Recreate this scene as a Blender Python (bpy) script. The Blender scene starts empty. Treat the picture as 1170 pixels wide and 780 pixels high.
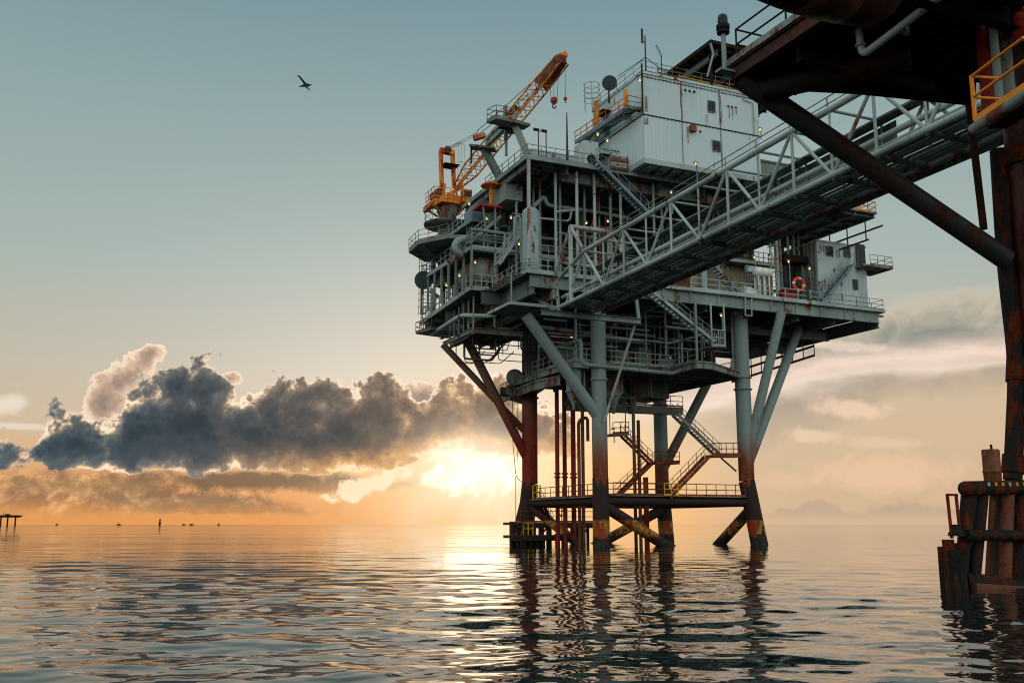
import bpy, bmesh, math, random
import numpy as np
from mathutils import Vector, Matrix

R = math.radians
rng = random.Random(7)
scene = bpy.context.scene
col = scene.collection

# ------------------------------------------------------------------ camera
PITCH = math.atan(209 / 1137.5)
CAM_H = 1.9
FPX = 1137.5
cd = bpy.data.cameras.new('camera')
cd.lens = 35.0
cd.sensor_width = 36.0
cd.clip_start = 0.1
cd.clip_end = 90000
cam = bpy.data.objects.new('camera', cd)
col.objects.link(cam)
cam.location = (0, 0, CAM_H)
cam.rotation_euler = (math.pi / 2 + PITCH, 0, 0)
scene.camera = cam
scene.view_settings.view_transform = 'Standard'
scene.view_settings.look = 'None'
scene.view_settings.gamma = 1
scene.view_settings.use_curve_mapping = False
scene.view_settings.exposure = 0.0
scene.render.resolution_x = 1024
scene.render.resolution_y = 682
try:
    scene.cycles.max_bounces = 6
    scene.cycles.diffuse_bounces = 3
    scene.cycles.glossy_bounces = 4
    scene.cycles.sample_clamp_indirect = 4
    scene.cycles.use_denoising = True
    scene.cycles.filter_width = 1.1
except Exception:
    pass

# ------------------------------------------------------------------ node helpers
class E:
    """a tiny expression wrapper round shader math sockets"""
    def __init__(s, nt, sock): s.nt, s.s = nt, sock
    def _m(s, op, *o, clamp=False):
        n = s.nt.nodes.new('ShaderNodeMath'); n.operation = op; n.use_clamp = clamp
        for i, v in enumerate((s,) + o):
            if isinstance(v, E): s.nt.links.new(v.s, n.inputs[i])
            else: n.inputs[i].default_value = v
        return E(s.nt, n.outputs[0])
    def __add__(s, o): return s._m('ADD', o)
    __radd__ = __add__
    def __sub__(s, o): return s._m('SUBTRACT', o)
    def __rsub__(s, o): return (s * -1) + o
    def __mul__(s, o): return s._m('MULTIPLY', o)
    __rmul__ = __mul__
    def __truediv__(s, o): return s._m('DIVIDE', o)
    def pw(s, o): return s._m('POWER', o)
    def mx(s, o): return s._m('MAXIMUM', o)
    def mn(s, o): return s._m('MINIMUM', o)
    def smin(s, o, d): return s._m('SMOOTH_MIN', o, d)
    def absv(s): return s._m('ABSOLUTE')
    def exp(s): return s._m('EXPONENT')
    def clamp(s): return s._m('ADD', 0.0, clamp=True)
    def step(s, a, b):
        n = s.nt.nodes.new('ShaderNodeMapRange'); n.interpolation_type = 'SMOOTHSTEP'; n.clamp = True
        s.nt.links.new(s.s, n.inputs['Value'])
        n.inputs['From Min'].default_value = a; n.inputs['From Max'].default_value = b
        if a > b:
            n.inputs['From Min'].default_value = b; n.inputs['From Max'].default_value = a
            n.inputs['To Min'].default_value = 1; n.inputs['To Max'].default_value = 0
        return E(s.nt, n.outputs['Result'])

def vec(nt, x, y, z):
    n = nt.nodes.new('ShaderNodeCombineXYZ')
    for i, v in enumerate((x, y, z)):
        if isinstance(v, E): nt.links.new(v.s, n.inputs[i])
        else: n.inputs[i].default_value = v
    return n.outputs[0]

def noise(nt, v, scale, detail=4, rough=0.55, dist=0.0, dim='3D'):
    n = nt.nodes.new('ShaderNodeTexNoise'); n.noise_dimensions = dim
    n.inputs['Scale'].default_value = scale; n.inputs['Detail'].default_value = detail
    n.inputs['Roughness'].default_value = rough; n.inputs['Distortion'].default_value = dist
    if v is not None: nt.links.new(v, n.inputs['Vector'])
    return E(nt, n.outputs[0])

def voro(nt, v, scale, detail=2, rough=0.5):
    n = nt.nodes.new('ShaderNodeTexVoronoi'); n.feature = 'F1'; n.voronoi_dimensions = '2D'
    n.inputs['Scale'].default_value = scale
    n.inputs['Detail'].default_value = detail; n.inputs['Roughness'].default_value = rough
    nt.links.new(v, n.inputs['Vector'])
    return E(nt, n.outputs['Distance'])

def ramp(nt, x, stops, interp='LINEAR'):
    n = nt.nodes.new('ShaderNodeValToRGB'); cr = n.color_ramp; cr.interpolation = interp
    while len(cr.elements) < len(stops): cr.elements.new(0.5)
    for e, (p, c) in zip(cr.elements, stops):
        e.position = p; e.color = (c[0], c[1], c[2], 1)
    nt.links.new(x.s, n.inputs[0])
    return n.outputs[0]

def mixc(nt, f, a, b, mode='MIX'):
    n = nt.nodes.new('ShaderNodeMix'); n.data_type = 'RGBA'; n.blend_type = mode; n.clamp_factor = True
    for i, v in ((0, f), (6, a), (7, b)):
        if isinstance(v, E): nt.links.new(v.s, n.inputs[i])
        elif isinstance(v, bpy.types.NodeSocket): nt.links.new(v, n.inputs[i])
        elif isinstance(v, tuple): n.inputs[i].default_value = (*v[:3], 1)
        else: n.inputs[i].default_value = v
    return n.outputs[2]

def fcurve(nt, x, pts):
    """piecewise curve through pts; x already scaled to 0..1, values 0..1"""
    n = nt.nodes.new('ShaderNodeFloatCurve'); c = n.mapping.curves[0]
    while len(c.points) < len(pts): c.points.new(0.5, 0.5)
    for p, (a, b) in zip(c.points, pts):
        p.location = (a, b); p.handle_type = 'AUTO_CLAMPED'
    n.mapping.update()
    nt.links.new(x.s, n.inputs['Value'])
    return E(nt, n.outputs[0])

def lin(h):
    """sRGB 0..255 triple to linear"""
    return tuple(((c / 255) / 12.92 if c / 255 < .04045 else ((c / 255 + .055) / 1.055) ** 2.4) for c in h)

# ------------------------------------------------------------------ directions measured on the photograph
def ray(px, py):
    x = (px - 585) / FPX; y = -(py - 390) / FPX
    return np.array([x, math.cos(PITCH) - y * math.sin(PITCH), math.sin(PITCH) + y * math.cos(PITCH)])
def ae(px, py):
    """azimuth and elevation of a photo pixel, in tenths of a radian"""
    d = ray(px, py); d = d / np.linalg.norm(d)
    return math.atan2(d[0], d[1]) * 10, math.asin(d[2]) * 10

SUN_PX = (548, 531)
_sa, _se = ae(*SUN_PX)
SUN_AZ, SUN_EL = _sa / 10, _se / 10

# ------------------------------------------------------------------ sky
world = bpy.data.worlds.new('World'); scene.world = world; world.use_nodes = True
world.cycles.sampling_method = 'MANUAL'; world.cycles.sample_map_resolution = 512
nt = world.node_tree
for n in list(nt.nodes): nt.nodes.remove(n)
tc = nt.nodes.new('ShaderNodeTexCoord')
sp = nt.nodes.new('ShaderNodeSeparateXYZ'); nt.links.new(tc.outputs['Generated'], sp.inputs[0])
dx, dy, dz = (E(nt, sp.outputs[i]) for i in range(3))
a = dx._m('ARCTAN2', dy) * 10
e = dz._m('ARCSINE') * 10
da, de = a - _sa, e - _se
# distance from the sun in the same units, the glow a little wider than tall
ds = ((da * da) * 0.8 + (de * de))._m('SQRT')

# clear air: horizon to zenith, warmer toward the sun
up = (e / 8.0).clamp()
cool = ramp(nt, up, [(0.0, lin((216, 174, 140))), (0.09, lin((216, 190, 160))), (0.19, lin((200, 192, 174))),
                     (0.32, lin((172, 188, 182))), (0.5, lin((150, 174, 175))), (0.66, lin((122, 154, 163))), (1.0, lin((150, 185, 200)))])
warm = ramp(nt, up, [(0.0, lin((255, 196, 126))), (0.08, lin((255, 214, 160))), (0.18, lin((234, 228, 216))),
                     (0.3, lin((214, 217, 211))), (0.48, lin((170, 188, 185))), (0.66, lin((122, 154, 163))), (1.0, lin((150, 185, 200)))])
gl = (ds * ds * -0.16).exp()
sky = mixc(nt, gl, cool, warm)
nish = nt.nodes.new('ShaderNodeTexSky'); nish.sky_type = 'NISHITA'; nish.sun_disc = False
nish.sun_elevation = SUN_EL; nish.sun_rotation = SUN_AZ
nish.air_density = 1.0; nish.dust_density = 1.0
nsc = nt.nodes.new('ShaderNodeVectorMath'); nsc.operation = 'SCALE'
nt.links.new(nish.outputs[0], nsc.inputs[0]); nsc.inputs['Scale'].default_value = 0.05
sky = mixc(nt, 0.12, sky, nsc.outputs[0])
# left part of the horizon glows orange under the cloud
lg = (a.step(-1.2, -3.6)) * (e.step(1.0, 0.1))
sky = mixc(nt, lg * 0.8, sky, lin((226, 154, 74)))
mo = (((a + 2.2) * (a + 2.2)) * -0.25).exp() * e.step(0.75, 0.0)
sky = mixc(nt, mo * 0.75, sky, lin((234, 156, 90)))

def noise2(v, scale, detail=4, rough=0.55):
    return noise(nt, v, scale, detail, rough, 0.0, '2D')

def P2(pts, lo=-6.0, span=12.0, vs=4.0):
    out = []
    for px, py in pts:
        A, B = ae(px, py); out.append(((A - lo) / span, B / vs))
    return out
an = (a + 6.0) / 12.0
v0 = vec(nt, a, e, 0.0)
vst = vec(nt, a * 0.35, e + 3.0, 0.0)          # stretched sideways for layered cloud
n_big = noise2(v0, 1.6, 6, 0.58)
n_fine = noise2(v0, 6.0, 6, 0.6)
n_str = noise2(vst, 3.0, 5, 0.55)
wx = (noise2(vec(nt, a, e + 7.0, 0.0), 2.4, 4, 0.55) - 0.5) * 0.35
vw = vec(nt, a + wx, e + wx, 0.0)
puff = (0.74 - voro(nt, vw, 3.2, 3, 0.55)) * 0.6

# high layered cloud on the right: grey veil above, bright band, olive veil below
def band(pts, half, soft, wob=0.25, k=1.0):
    c = fcurve(nt, an, P2(pts)) * 4.0
    d = ((e - c) + (n_str - 0.5) * wob).absv()
    return d.step(half + soft, half - soft)
rt = a.step(1.3, 2.8)
veil_top = fcurve(nt, an, P2([(-60, 420), (700, 400), (860, 395), (930, 372), (1000, 345), (1080, 328), (1160, 318), (1230, 310)])) * 4.0
vd = (veil_top - e) + (n_big - 0.5) * 0.30 + (puff * 0.16) + (n_str - 0.5) * 0.18
veil = vd.step(0.0, 0.22) * rt
veilc = ramp(nt, (vd * 0.6).clamp(), [(0.0, lin((236, 210, 186))), (0.08, lin((206, 192, 170))), (0.20, lin((140, 144, 134))), (0.42, lin((178, 162, 144))),
                                      (0.62, lin((214, 188, 156))), (1.0, lin((214, 184, 150)))])
sky = mixc(nt, veil * 0.92, sky, veilc)
bb = band([(-60, 440), (600, 470), (760, 462), (860, 440), (960, 424), (1060, 408), (1160, 398), (1230, 392)], 0.10, 0.14, 0.28)
sky = mixc(nt, bb * a.step(0.6, 2.2) * 0.9, sky, lin((255, 226, 208)))
b2 = band([(-60, 470), (600, 482), (760, 476), (860, 446), (960, 430), (1060, 420), (1160, 414), (1230, 410)], 0.015, 0.05, 0.10)
sky = mixc(nt, b2 * a.step(1.0, 2.2) * 0.55, sky, lin((255, 238, 216)))

# small lit puffs and low cumulus at right
def blob(px, py, rx, ry, tilt=0.0, ns=0.7):
    A, B = ae(px, py)
    x = a - A; y = (e - B) - x * tilt
    return 1.0 - (((x * x) / (rx * rx) + (y * y) / (ry * ry))._m('SQRT')) + (n_fine - 0.5) * ns + puff * 0.5
for (px, py, rx, ry, ti, cc, k) in [(972, 466, .45, .14, -.12, (246, 214, 184), .75), (930, 497, .40, .10, -.06, (242, 212, 182), .65),
                                    (1010, 506, .50, .08, -.05, (238, 208, 178), .5), (715, 508, .30, .10, -.3, (236, 204, 170), .4),
                                    (1010, 540, .95, .26, 0., (242, 200, 164), .7), (900, 548, .5, .12, 0., (238, 198, 162), .5), (960, 395, .9, .08, -.15, (250, 226, 206), .6)]:
    bl = blob(px, py, rx, ry, ti).step(0.0, 0.7)
    sky = mixc(nt, bl * k, sky, lin(cc))
ctop = fcurve(nt, an, P2([(-60, 590), (800, 592), (880, 578), (930, 566), (990, 572), (1040, 562), (1070, 575), (1120, 568), (1230, 575)])) * 4.0
cdn = (ctop - e) + puff * 0.16 + (n_fine - 0.5) * 0.10
sky = mixc(nt, cdn.step(0.0, 0.10) * a.step(1.6, 2.8) * e.step(0.02, 0.14) * 0.5, sky, ramp(nt, cdn.clamp(), [(0.0, lin((226, 190, 155))), (0.08, lin((176, 158, 138))), (0.35, lin((196, 166, 136)))]))

# thin white streaks, far left
for (px, py, rx, ry, ti, k) in [(8, 462, .22, .13, .3, .8), (25, 487, 1.3, .045, .0, .7), (120, 476, .5, .05, -.05, .5)]:
    bl = blob(px, py, rx, ry, ti, .5).step(0.0, 0.8)
    sky = mixc(nt, bl * k, sky, lin((240, 226, 206)))

# warm low cumulus under the dark bank on the left
lt = fcurve(nt, an, P2([(-60, 528), (0, 530), (70, 522), (130, 525), (190, 528), (260, 540), (330, 560), (400, 575), (470, 592), (560, 598), (700, 599), (1230, 599)])) * 4.0
ld = (lt - e) + puff * 0.22 + (n_fine - 0.5) * 0.14
lsh = noise2(vec(nt, a, e * 1.6 + 21.0, 0.0), 3.0, 7, 0.62)
lpf = (0.80 - voro(nt, vec(nt, a + wx, e * 1.3 + wx + 9.0, 0.0), 4.6, 4, 0.62)) * 0.9
lcol = ramp(nt, ((lsh - 0.5) * 1.6 + 0.46 + lpf * 0.8 - ld * 0.1).clamp(), [(0.0, lin((140, 106, 84))), (0.3, lin((184, 136, 100))), (0.5, lin((222, 164, 112))), (0.68, lin((246, 190, 134))), (0.85, lin((255, 214, 166))), (1.0, lin((255, 226, 176)))])
sky = mixc(nt, ld.step(0.0, 0.22) * e.step(0.02, 0.30) * a.step(-0.6, -2.4) * 0.9, sky, lcol)
for (px, py, rx, ry, ti, cc, k) in [(300, 549, 1.5, .13, .0, (124, 100, 80), .9), (400, 556, .9, .08, .05, (170, 126, 90), .75), (90, 556, 1.0, .10, .0, (170, 138, 92), .5), (210, 573, 1.1, .08, .0, (146, 122, 92), .55), (240, 582, 1.2, .05, 0., (168, 126, 84), .5)]:
    bl = blob(px, py, rx, ry, ti, .9).step(-0.05, 0.6)
    sky = mixc(nt, bl * k, sky, lin(cc))

# bright gap under the bank, where the sun is
gap = blob(546, 538, .60, .27, .0, 1.5).step(-0.15, 0.75)
glow = (ds * ds * -1.1).exp()
sky = mixc(nt, (glow * 0.85).clamp(), sky, lin((255, 226, 178)))
sky = mixc(nt, gap, sky, (1.9, 1.6, 1.22))
sg = blob(425, 552, .5, .12, .3, 1.9).step(0.0, 0.4)
sky = mixc(nt, sg * 0.85, sky, (1.15, .90, .60))

# the dark cumulus bank
def bank(top, bot, seed, amp=1.0):
    T = fcurve(nt, an, P2(top)) * 4.0
    B = fcurve(nt, an, P2(bot)) * 4.0
    vv = vec(nt, a + wx, e + wx + seed, 0.0)
    pf = (0.80 - voro(nt, vv, 2.6, 4, 0.6)) * 0.6
    nn = noise2(vec(nt, a, e + seed, 0.0), 3.0, 7, 0.6) - 0.5
    sh = pf * 0.46 * amp + nn * 0.30 * amp + (n_fine - 0.5) * 0.09 + 0.07
    return (T - e) + sh, (e - B) + nn * 0.16 + pf * 0.10 + 0.03, sh, nn, pf
# sunlit towers behind the dark bank
t1 = blob(140, 434, .34, .22, .5, 1.1).mx(blob(168, 410, .17, .17, .6, 1.1)).mx(blob(120, 455, .24, .30, .2, 1.1)).mx(blob(480, 455, .34, .20, .0, 1.2)).mx(blob(262, 432, .14, .08, 0., 1.0))
sky = mixc(nt, t1.step(0.02, 0.16), sky, ramp(nt, t1.clamp(), [(0.0, (1.05, .9, .74)), (0.14, lin((252, 228, 198))), (0.34, lin((222, 192, 164))), (0.6, lin((186, 158, 138))), (1.0, lin((150, 132, 120)))]))

dt, db, sh, nn, pf = bank(
    [(-60, 500), (-10, 500), (10, 496), (22, 512), (40, 494), (52, 474), (80, 458), (94, 468), (106, 482), (120, 486), (140, 466), (150, 440), (172, 420), (200, 412), (228, 412), (252, 428), (275, 440), (310, 432), (345, 432), (372, 426), (405, 434), (440, 426), (462, 442), (485, 452), (505, 440), (525, 426), (550, 424), (580, 432), (610, 450), (640, 466), (680, 560), (720, 640), (1230, 640)],
    [(-60, 532), (0, 530), (20, 530), (70, 535), (130, 539), (190, 536), (240, 540), (300, 537), (340, 540), (390, 542), (420, 540), (450, 532), (480, 524), (500, 514), (540, 514), (580, 520), (620, 524), (700, 520), (1230, 520)], 0.0)
thick = dt.smin(db * 1.7, 0.12)
cl = thick.step(0.0, 0.05)
near = (ds * -0.75).exp()
shade = noise2(vec(nt, a * 0.75, e * 1.9 + 12.0, 0.0), 2.3, 6, 0.6) - 0.5
teff = thick * (1.0 - near * 0.5) * 1.2 + shade * 0.46 + pf * 0.24 + (n_fine - 0.5) * 0.20 + 0.04
dark = ramp(nt, (teff * 0.9).clamp(), [(0.0, (1.0, .80, .60)), (0.04, lin((206, 176, 146))), (0.10, lin((124, 124, 118))), (0.18, lin((82, 98, 104))), (0.34, lin((56, 76, 87))), (0.66, lin((38, 57, 69))), (1.0, lin((32, 48, 59)))])
ember = ramp(nt, (teff * 0.9).clamp(), [(0.0, (1.1, .82, .5)), (0.10, lin((226, 172, 112))), (0.3, lin((170, 132, 96))), (0.6, lin((128, 112, 94))), (1.0, lin((112, 104, 94)))])
warmth = (near * 0.85 + db.step(0.34, 0.0) * a.step(-3.2, -1.4) * 0.85).clamp()
bankc = mixc(nt, warmth, dark, ember)
rim = thick.step(0.10, 0.015) * db.step(0.12, 0.35)
bankc = mixc(nt, rim * (near * 1.3 + 0.22).clamp(), bankc, (1.15, .98, .80))
sky = mixc(nt, cl, sky, bankc)
# light spilling over the lower rim of the bank, and shafts to the water
spill = (((da * da) * 1.2 + (de * de) * 3.2) * -2.6).exp()
sky = mixc(nt, spill * 0.7, sky, (1.35, 1.12, .84))
shaft = noise2(vec(nt, (da / (0.9 - e).mx(0.15)) * 0.5, 4.0, 0.0), 3.0, 3, 0.6)
col_sh = ((da * da) * -2.8).exp() * e.step(0.7, 0.1)
sky = mixc(nt, col_sh * shaft.step(0.35, 0.7) * 0.6, sky, (1.1, .93, .68))
# the half of the sky behind the camera, brightened to light the near faces
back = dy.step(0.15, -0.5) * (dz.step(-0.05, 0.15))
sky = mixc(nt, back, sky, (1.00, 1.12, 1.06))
zen = dz.step(0.5, 0.8)
sky = mixc(nt, zen * 0.8, sky, (0.60, 0.74, 0.72))
# below the horizon (never seen past the sea)
sky = mixc(nt, dz.step(-0.004, -0.03), sky, (0.05, 0.06, 0.06))

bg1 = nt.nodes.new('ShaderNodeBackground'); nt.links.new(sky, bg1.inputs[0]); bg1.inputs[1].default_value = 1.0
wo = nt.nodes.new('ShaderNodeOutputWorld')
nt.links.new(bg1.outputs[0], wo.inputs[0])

# ------------------------------------------------------------------ sun, low behind the cloud bank
sl = bpy.data.lights.new('sun', 'SUN'); sl.energy = 0.006; sl.angle = R(4.0); sl.color = (1.0, 0.62, 0.34)
so = bpy.data.objects.new('sun', sl); col.objects.link(so)
sd = Vector((math.sin(SUN_AZ) * math.cos(SUN_EL), math.cos(SUN_AZ) * math.cos(SUN_EL), math.sin(SUN_EL)))
so.rotation_euler = sd.to_track_quat('Z', 'Y').to_euler()
so.location = (0, 60, 70)

# ------------------------------------------------------------------ custom properties
def tag(o, label=None, cat=None, group=None, kind=None):
    if label: o['label'] = label
    if cat: o['category'] = cat
    if group: o['group'] = group
    if kind: o['kind'] = kind
    return o

# ------------------------------------------------------------------ sea
def new_mat(name):
    m = bpy.data.materials.new(name); m.use_nodes = True
    t = m.node_tree
    return m, t, t.nodes['Principled BSDF']

def water_mat():
    m, t, b = new_mat('sea_water')
    b.inputs['Base Color'].default_value = (0.006, 0.014, 0.014, 1)
    b.inputs['Roughness'].default_value = 0.03
    b.inputs['IOR'].default_value = 1.333
    g = t.nodes.new('ShaderNodeNewGeometry')
    mp = t.nodes.new('ShaderNodeMapping'); mp.inputs['Scale'].default_value = (0.75, 1.0, 1.0)
    t.links.new(g.outputs['Position'], mp.inputs[0])
    n1 = noise(t, mp.outputs[0], 0.9, 4, 0.55)
    n2 = noise(t, mp.outputs[0], 0.16, 3, 0.5)
    dl = t.nodes.new('ShaderNodeVectorMath'); dl.operation = 'LENGTH'; t.links.new(g.outputs['Position'], dl.inputs[0])
    far = E(t, dl.outputs['Value']).step(15.0, 75.0)
    n3 = noise(t, mp.outputs[0], 0.42, 3, 0.5)
    mp2 = t.nodes.new('ShaderNodeMapping'); mp2.inputs['Scale'].default_value = (0.55, 1.0, 1.0)
    t.links.new(g.outputs['Position'], mp2.inputs[0])
    n4 = noise(t, mp2.outputs[0], 0.055, 4, 0.6); n5 = noise(t, mp2.outputs[0], 0.012, 3, 0.55)
    n6 = noise(t, mp.outputs[0], 3.2, 3, 0.6)
    gust = n5.step(0.40, 0.62)
    h = n1 * 0.007 + n2 * 0.022 + n6 * 0.0016 * (0.3 + gust) + far * (n2 * 0.16 + n3 * 0.085 + n4 * 0.45) * (0.55 + gust * 0.8)
    bp = t.nodes.new('ShaderNodeBump'); bp.inputs['Strength'].default_value = 0.55; bp.inputs['Distance'].default_value = 1.0
    t.links.new(h.s, bp.inputs['Height']); t.links.new(bp.outputs[0], b.inputs['Normal'])
    return m

def build_sea():
    nr = 760
    f0, f1 = math.atan(CAM_H / 5.0), math.atan(CAM_H / 420.0)
    rr = CAM_H / np.tan(np.linspace(f0, f1, nr) ** 1.0)
    rr = np.concatenate([[0.05, 2.0, 3.5], rr, 420 * np.geomspace(1.02, 40000 / 420, 60)])
    fine = np.linspace(R(-36), R(36), 820)
    rest = np.linspace(R(36), R(324), 60)[1:-1]
    th = np.concatenate([fine, rest])
    rad, tt = np.meshgrid(rr, th, indexing='ij')
    X = rad * np.sin(tt); Y = rad * np.cos(tt); Z = np.zeros_like(X)
    dr = np.gradient(rr)[:, None]
    r2 = np.random.RandomState(4)
    waves = []
    for k in range(170):
        lam = 0.30 * (20.0 ** r2.rand())
        ang = r2.normal(R(90), R(42)) + (math.pi if r2.rand() < .35 else 0)
        amp = 0.0031 * lam ** 0.88 * r2.uniform(.5, 1.2) / 3.0
        amp *= min(1.0, 2.6 / lam)
        amp *= 0.80 + 0.45 * math.exp(-(math.log(lam / 2.0) / 0.7) ** 2)
        waves.append((lam, ang, amp, r2.rand() * 6.28))
    for lam, ang, amp, ph in waves:
        k = 2 * math.pi / lam
        fade = np.clip((lam / (dr * 2.6) - 1.0), 0, 1)
        s = np.sin(k * (X * math.cos(ang) + Y * math.sin(ang)) + ph)
        Z += amp * fade * (s + 0.5 * s * s)
    Z[:2] = 0
    side = np.clip((R(37) - np.abs(((tt + math.pi) % (2 * math.pi)) - math.pi)) / R(2), 0, 1)
    Z *= side
    n, mth = X.shape
    co = np.stack([X, Y, Z], -1).reshape(-1, 3)
    i = np.arange(n - 1)[:, None] * mth; j = np.arange(mth)[None, :]; j2 = (j + 1) % mth
    q = np.stack([i + j, i + mth + j, i + mth + j2, i + j2], -1).reshape(-1, 4)
    q = q[:, ::-1]
    me = bpy.data.meshes.new('sea')
    me.vertices.add(len(co)); me.vertices.foreach_set('co', co.ravel().astype(np.float32))
    me.loops.add(q.size); me.loops.foreach_set('vertex_index', q.ravel().astype(np.int32))
    me.polygons.add(len(q)); me.polygons.foreach_set('loop_start', np.arange(0, q.size, 4, dtype=np.int32))
    me.polygons.foreach_set('loop_total', np.full(len(q), 4, dtype=np.int32))
    me.polygons.foreach_set('use_smooth', np.ones(len(q), dtype=bool))
    me.update(calc_edges=True)
    me.materials.append(water_mat())
    o = bpy.data.objects.new('sea', me); col.objects.link(o)
    tag(o, 'calm rippled sea reflecting the orange and teal sunset sky', 'sea', kind='structure')
build_sea()

# ------------------------------------------------------------------ platform frame: u along the long front face, v away from the boat, z up
YAW = R(24)
UX = np.array([math.cos(YAW), math.sin(YAW)]); VX = np.array([-math.sin(YAW), math.cos(YAW)])
ORG = np.array([8.1, 90.0])
def L(p):
    q = ORG + p[0] * UX + p[1] * VX
    return Vector((q[0], q[1], p[2]))
def P(px, py, **k):
    """the point seen at a photo pixel on the given plane (u=, v= or z=) of the platform frame"""
    d = ray(px, py); d = np.array([d[:2] @ UX, d[:2] @ VX, d[2]])
    o = np.array([-ORG @ UX, -ORG @ VX, CAM_H])
    ax, val = list(k.items())[0]; i = 'uvz'.index(ax)
    t = (val - o[i]) / d[i]
    return tuple(o + t * d)

# ------------------------------------------------------------------ materials
MATS = {}
def paint(name, base, rust=0.25, rough=0.55, scale=0.8, rustc=(0.20, 0.062, 0.022), metal=0.0, bump=0.15, dirt=0.35, spec=0.4):
    m, t, b = new_mat(name)
    g = t.nodes.new('ShaderNodeNewGeometry')
    mp = t.nodes.new('ShaderNodeMapping'); mp.inputs['Scale'].default_value = (1, 1, 0.35)
    t.links.new(g.outputs['Position'], mp.inputs[0])
    n1 = noise(t, mp.outputs[0], scale, 6, 0.62)
    n2 = noise(t, g.outputs['Position'], scale * 5, 3, 0.6)
    f = (n1 + (n2 - 0.5) * 0.25).step(0.66 - rust * 0.42, 0.72 - rust * 0.30)
    n3 = noise(t, mp.outputs[0], scale * 0.45, 3, 0.5)
    dk = tuple(c * (1 - dirt) for c in base)
    c0 = mixc(t, n3.step(0.38, 0.66), base, dk)
    rc = mixc(t, n2.step(0.3, 0.7), rustc, tuple(c * 0.45 for c in rustc))
    t.links.new(mixc(t, f, c0, rc), b.inputs['Base Color'])
    t.links.new((f * 0.3 + rough).clamp().s, b.inputs['Roughness'])
    b.inputs['Specular IOR Level'].default_value = spec
    b.inputs['Metallic'].default_value = metal
    bp = t.nodes.new('ShaderNodeBump'); bp.inputs['Strength'].default_value = bump; bp.inputs['Distance'].default_value = 0.03
    t.links.new((n2 + f * 0.5).s, bp.inputs['Height']); t.links.new(bp.outputs[0], b.inputs['Normal'])
    MATS[name] = m
    return m

def splash(name, base, lo=2.3, mid=6.0, hi=12.5, band=True, backlit_red=0.0):
    """jacket steel: paint above, rust running down, dark wet zone, yellow draught band, weed at the waterline"""
    m, t, b = new_mat(name)
    g = t.nodes.new('ShaderNodeNewGeometry')
    s = t.nodes.new('ShaderNodeSeparateXYZ'); t.links.new(g.outputs['Position'], s.inputs[0])
    z = E(t, s.outputs[2])
    mp = t.nodes.new('ShaderNodeMapping'); mp.inputs['Scale'].default_value = (1.5, 1.5, 0.25)
    t.links.new(g.outputs['Position'], mp.inputs[0])
    st = noise(t, mp.outputs[0], 1.2, 6, 0.6); fi = noise(t, g.outputs['Position'], 4.0, 4, 0.6)
    zz = z + (st - 0.5) * 5.0
    rusty = (zz.step(hi, mid + 0.5) * 0.85 + (st.step(0.60, 0.66) * 0.5)).clamp()
    rc = mixc(t, fi.step(0.35, 0.7), (0.30 + backlit_red * .06, 0.060 - backlit_red * .03, 0.016 - backlit_red * .008), (0.07 + backlit_red * .03, 0.022 - backlit_red * .01, 0.012))
    c = mixc(t, (rusty * 1.6 - fi * 0.8 + 0.1).clamp(), tuple(base), rc)
    dark = (z + (fi - 0.5) * 1.6 + (st - 0.5) * 4.0).step(mid + 0.25, mid - 0.35)
    c = mixc(t, dark * 0.93, c, mixc(t, fi.step(0.5, 0.72), (0.016, 0.016, 0.017), (0.06, 0.024, 0.014)))
    if band:
        yb = (z + (fi - 0.5) * 0.5).step(lo + 0.08, lo - 0.08) * (z + (st - 0.5) * 2.2).step(0.80, 0.95) * (fi + (st - 0.5) * 0.8).step(0.36, 0.46)
        yc = mixc(t, st.step(0.44, 0.58), (0.46, 0.27, 0.035), (0.30, 0.040, 0.010))
        c = mixc(t, yb * 0.92, c, yc)
    weed = (z + (fi - 0.5) * 0.9).step(0.55, 0.25)
    c = mixc(t, weed * 0.9, c, mixc(t, fi.step(0.45, 0.6), (0.010, 0.014, 0.007), (0.05, 0.045, 0.035)))
    t.links.new(c, b.inputs['Base Color'])
    b.inputs['Roughness'].default_value = 0.7; b.inputs['Specular IOR Level'].default_value = 0.22
    bp = t.nodes.new('ShaderNodeBump'); bp.inputs['Strength'].default_value = 0.35; bp.inputs['Distance'].default_value = 0.05
    t.links.new((fi + st).s, bp.inputs['Height']); t.links.new(bp.outputs[0], b.inputs['Normal'])
    MATS[name] = m
    return m

def glow(name, c, k):
    m, t, b = new_mat(name)
    b.inputs['Base Color'].default_value = (*c, 1)
    b.inputs['Emission Color'].default_value = (*c, 1); b.inputs['Emission Strength'].default_value = k
    MATS[name] = m

GREY = paint('grey_green_paint', (0.245, 0.300, 0.280), 0.20, scale=0.7)
GREYR = paint('weathered_grey_paint', (0.23, 0.265, 0.245), 0.40, scale=0.9)
PALE = paint('pale_grey_paint', (0.39, 0.46, 0.44), 0.16, scale=0.7)
WHITE = paint('white_cladding_paint', (0.56, 0.66, 0.69), 0.10, scale=0.45, dirt=0.16, rustc=(0.30, 0.15, 0.06))
WHITE2 = paint('worn_white_paint', (0.54, 0.62, 0.63), 0.18, scale=1.0, dirt=0.25)
DECK = paint('dark_deck_steel', (0.165, 0.195, 0.180), 0.30, scale=0.6, rustc=(0.12, 0.05, 0.025), dirt=0.45)
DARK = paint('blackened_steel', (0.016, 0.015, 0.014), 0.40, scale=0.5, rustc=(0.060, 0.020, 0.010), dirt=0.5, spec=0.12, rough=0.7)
TAN = paint('faded_tan_cladding', (0.30, 0.245, 0.17), 0.45, scale=0.5)
RUST = paint('rusted_steel', (0.22, 0.055, 0.024), 0.6, scale=1.1, dirt=0.5)
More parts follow.
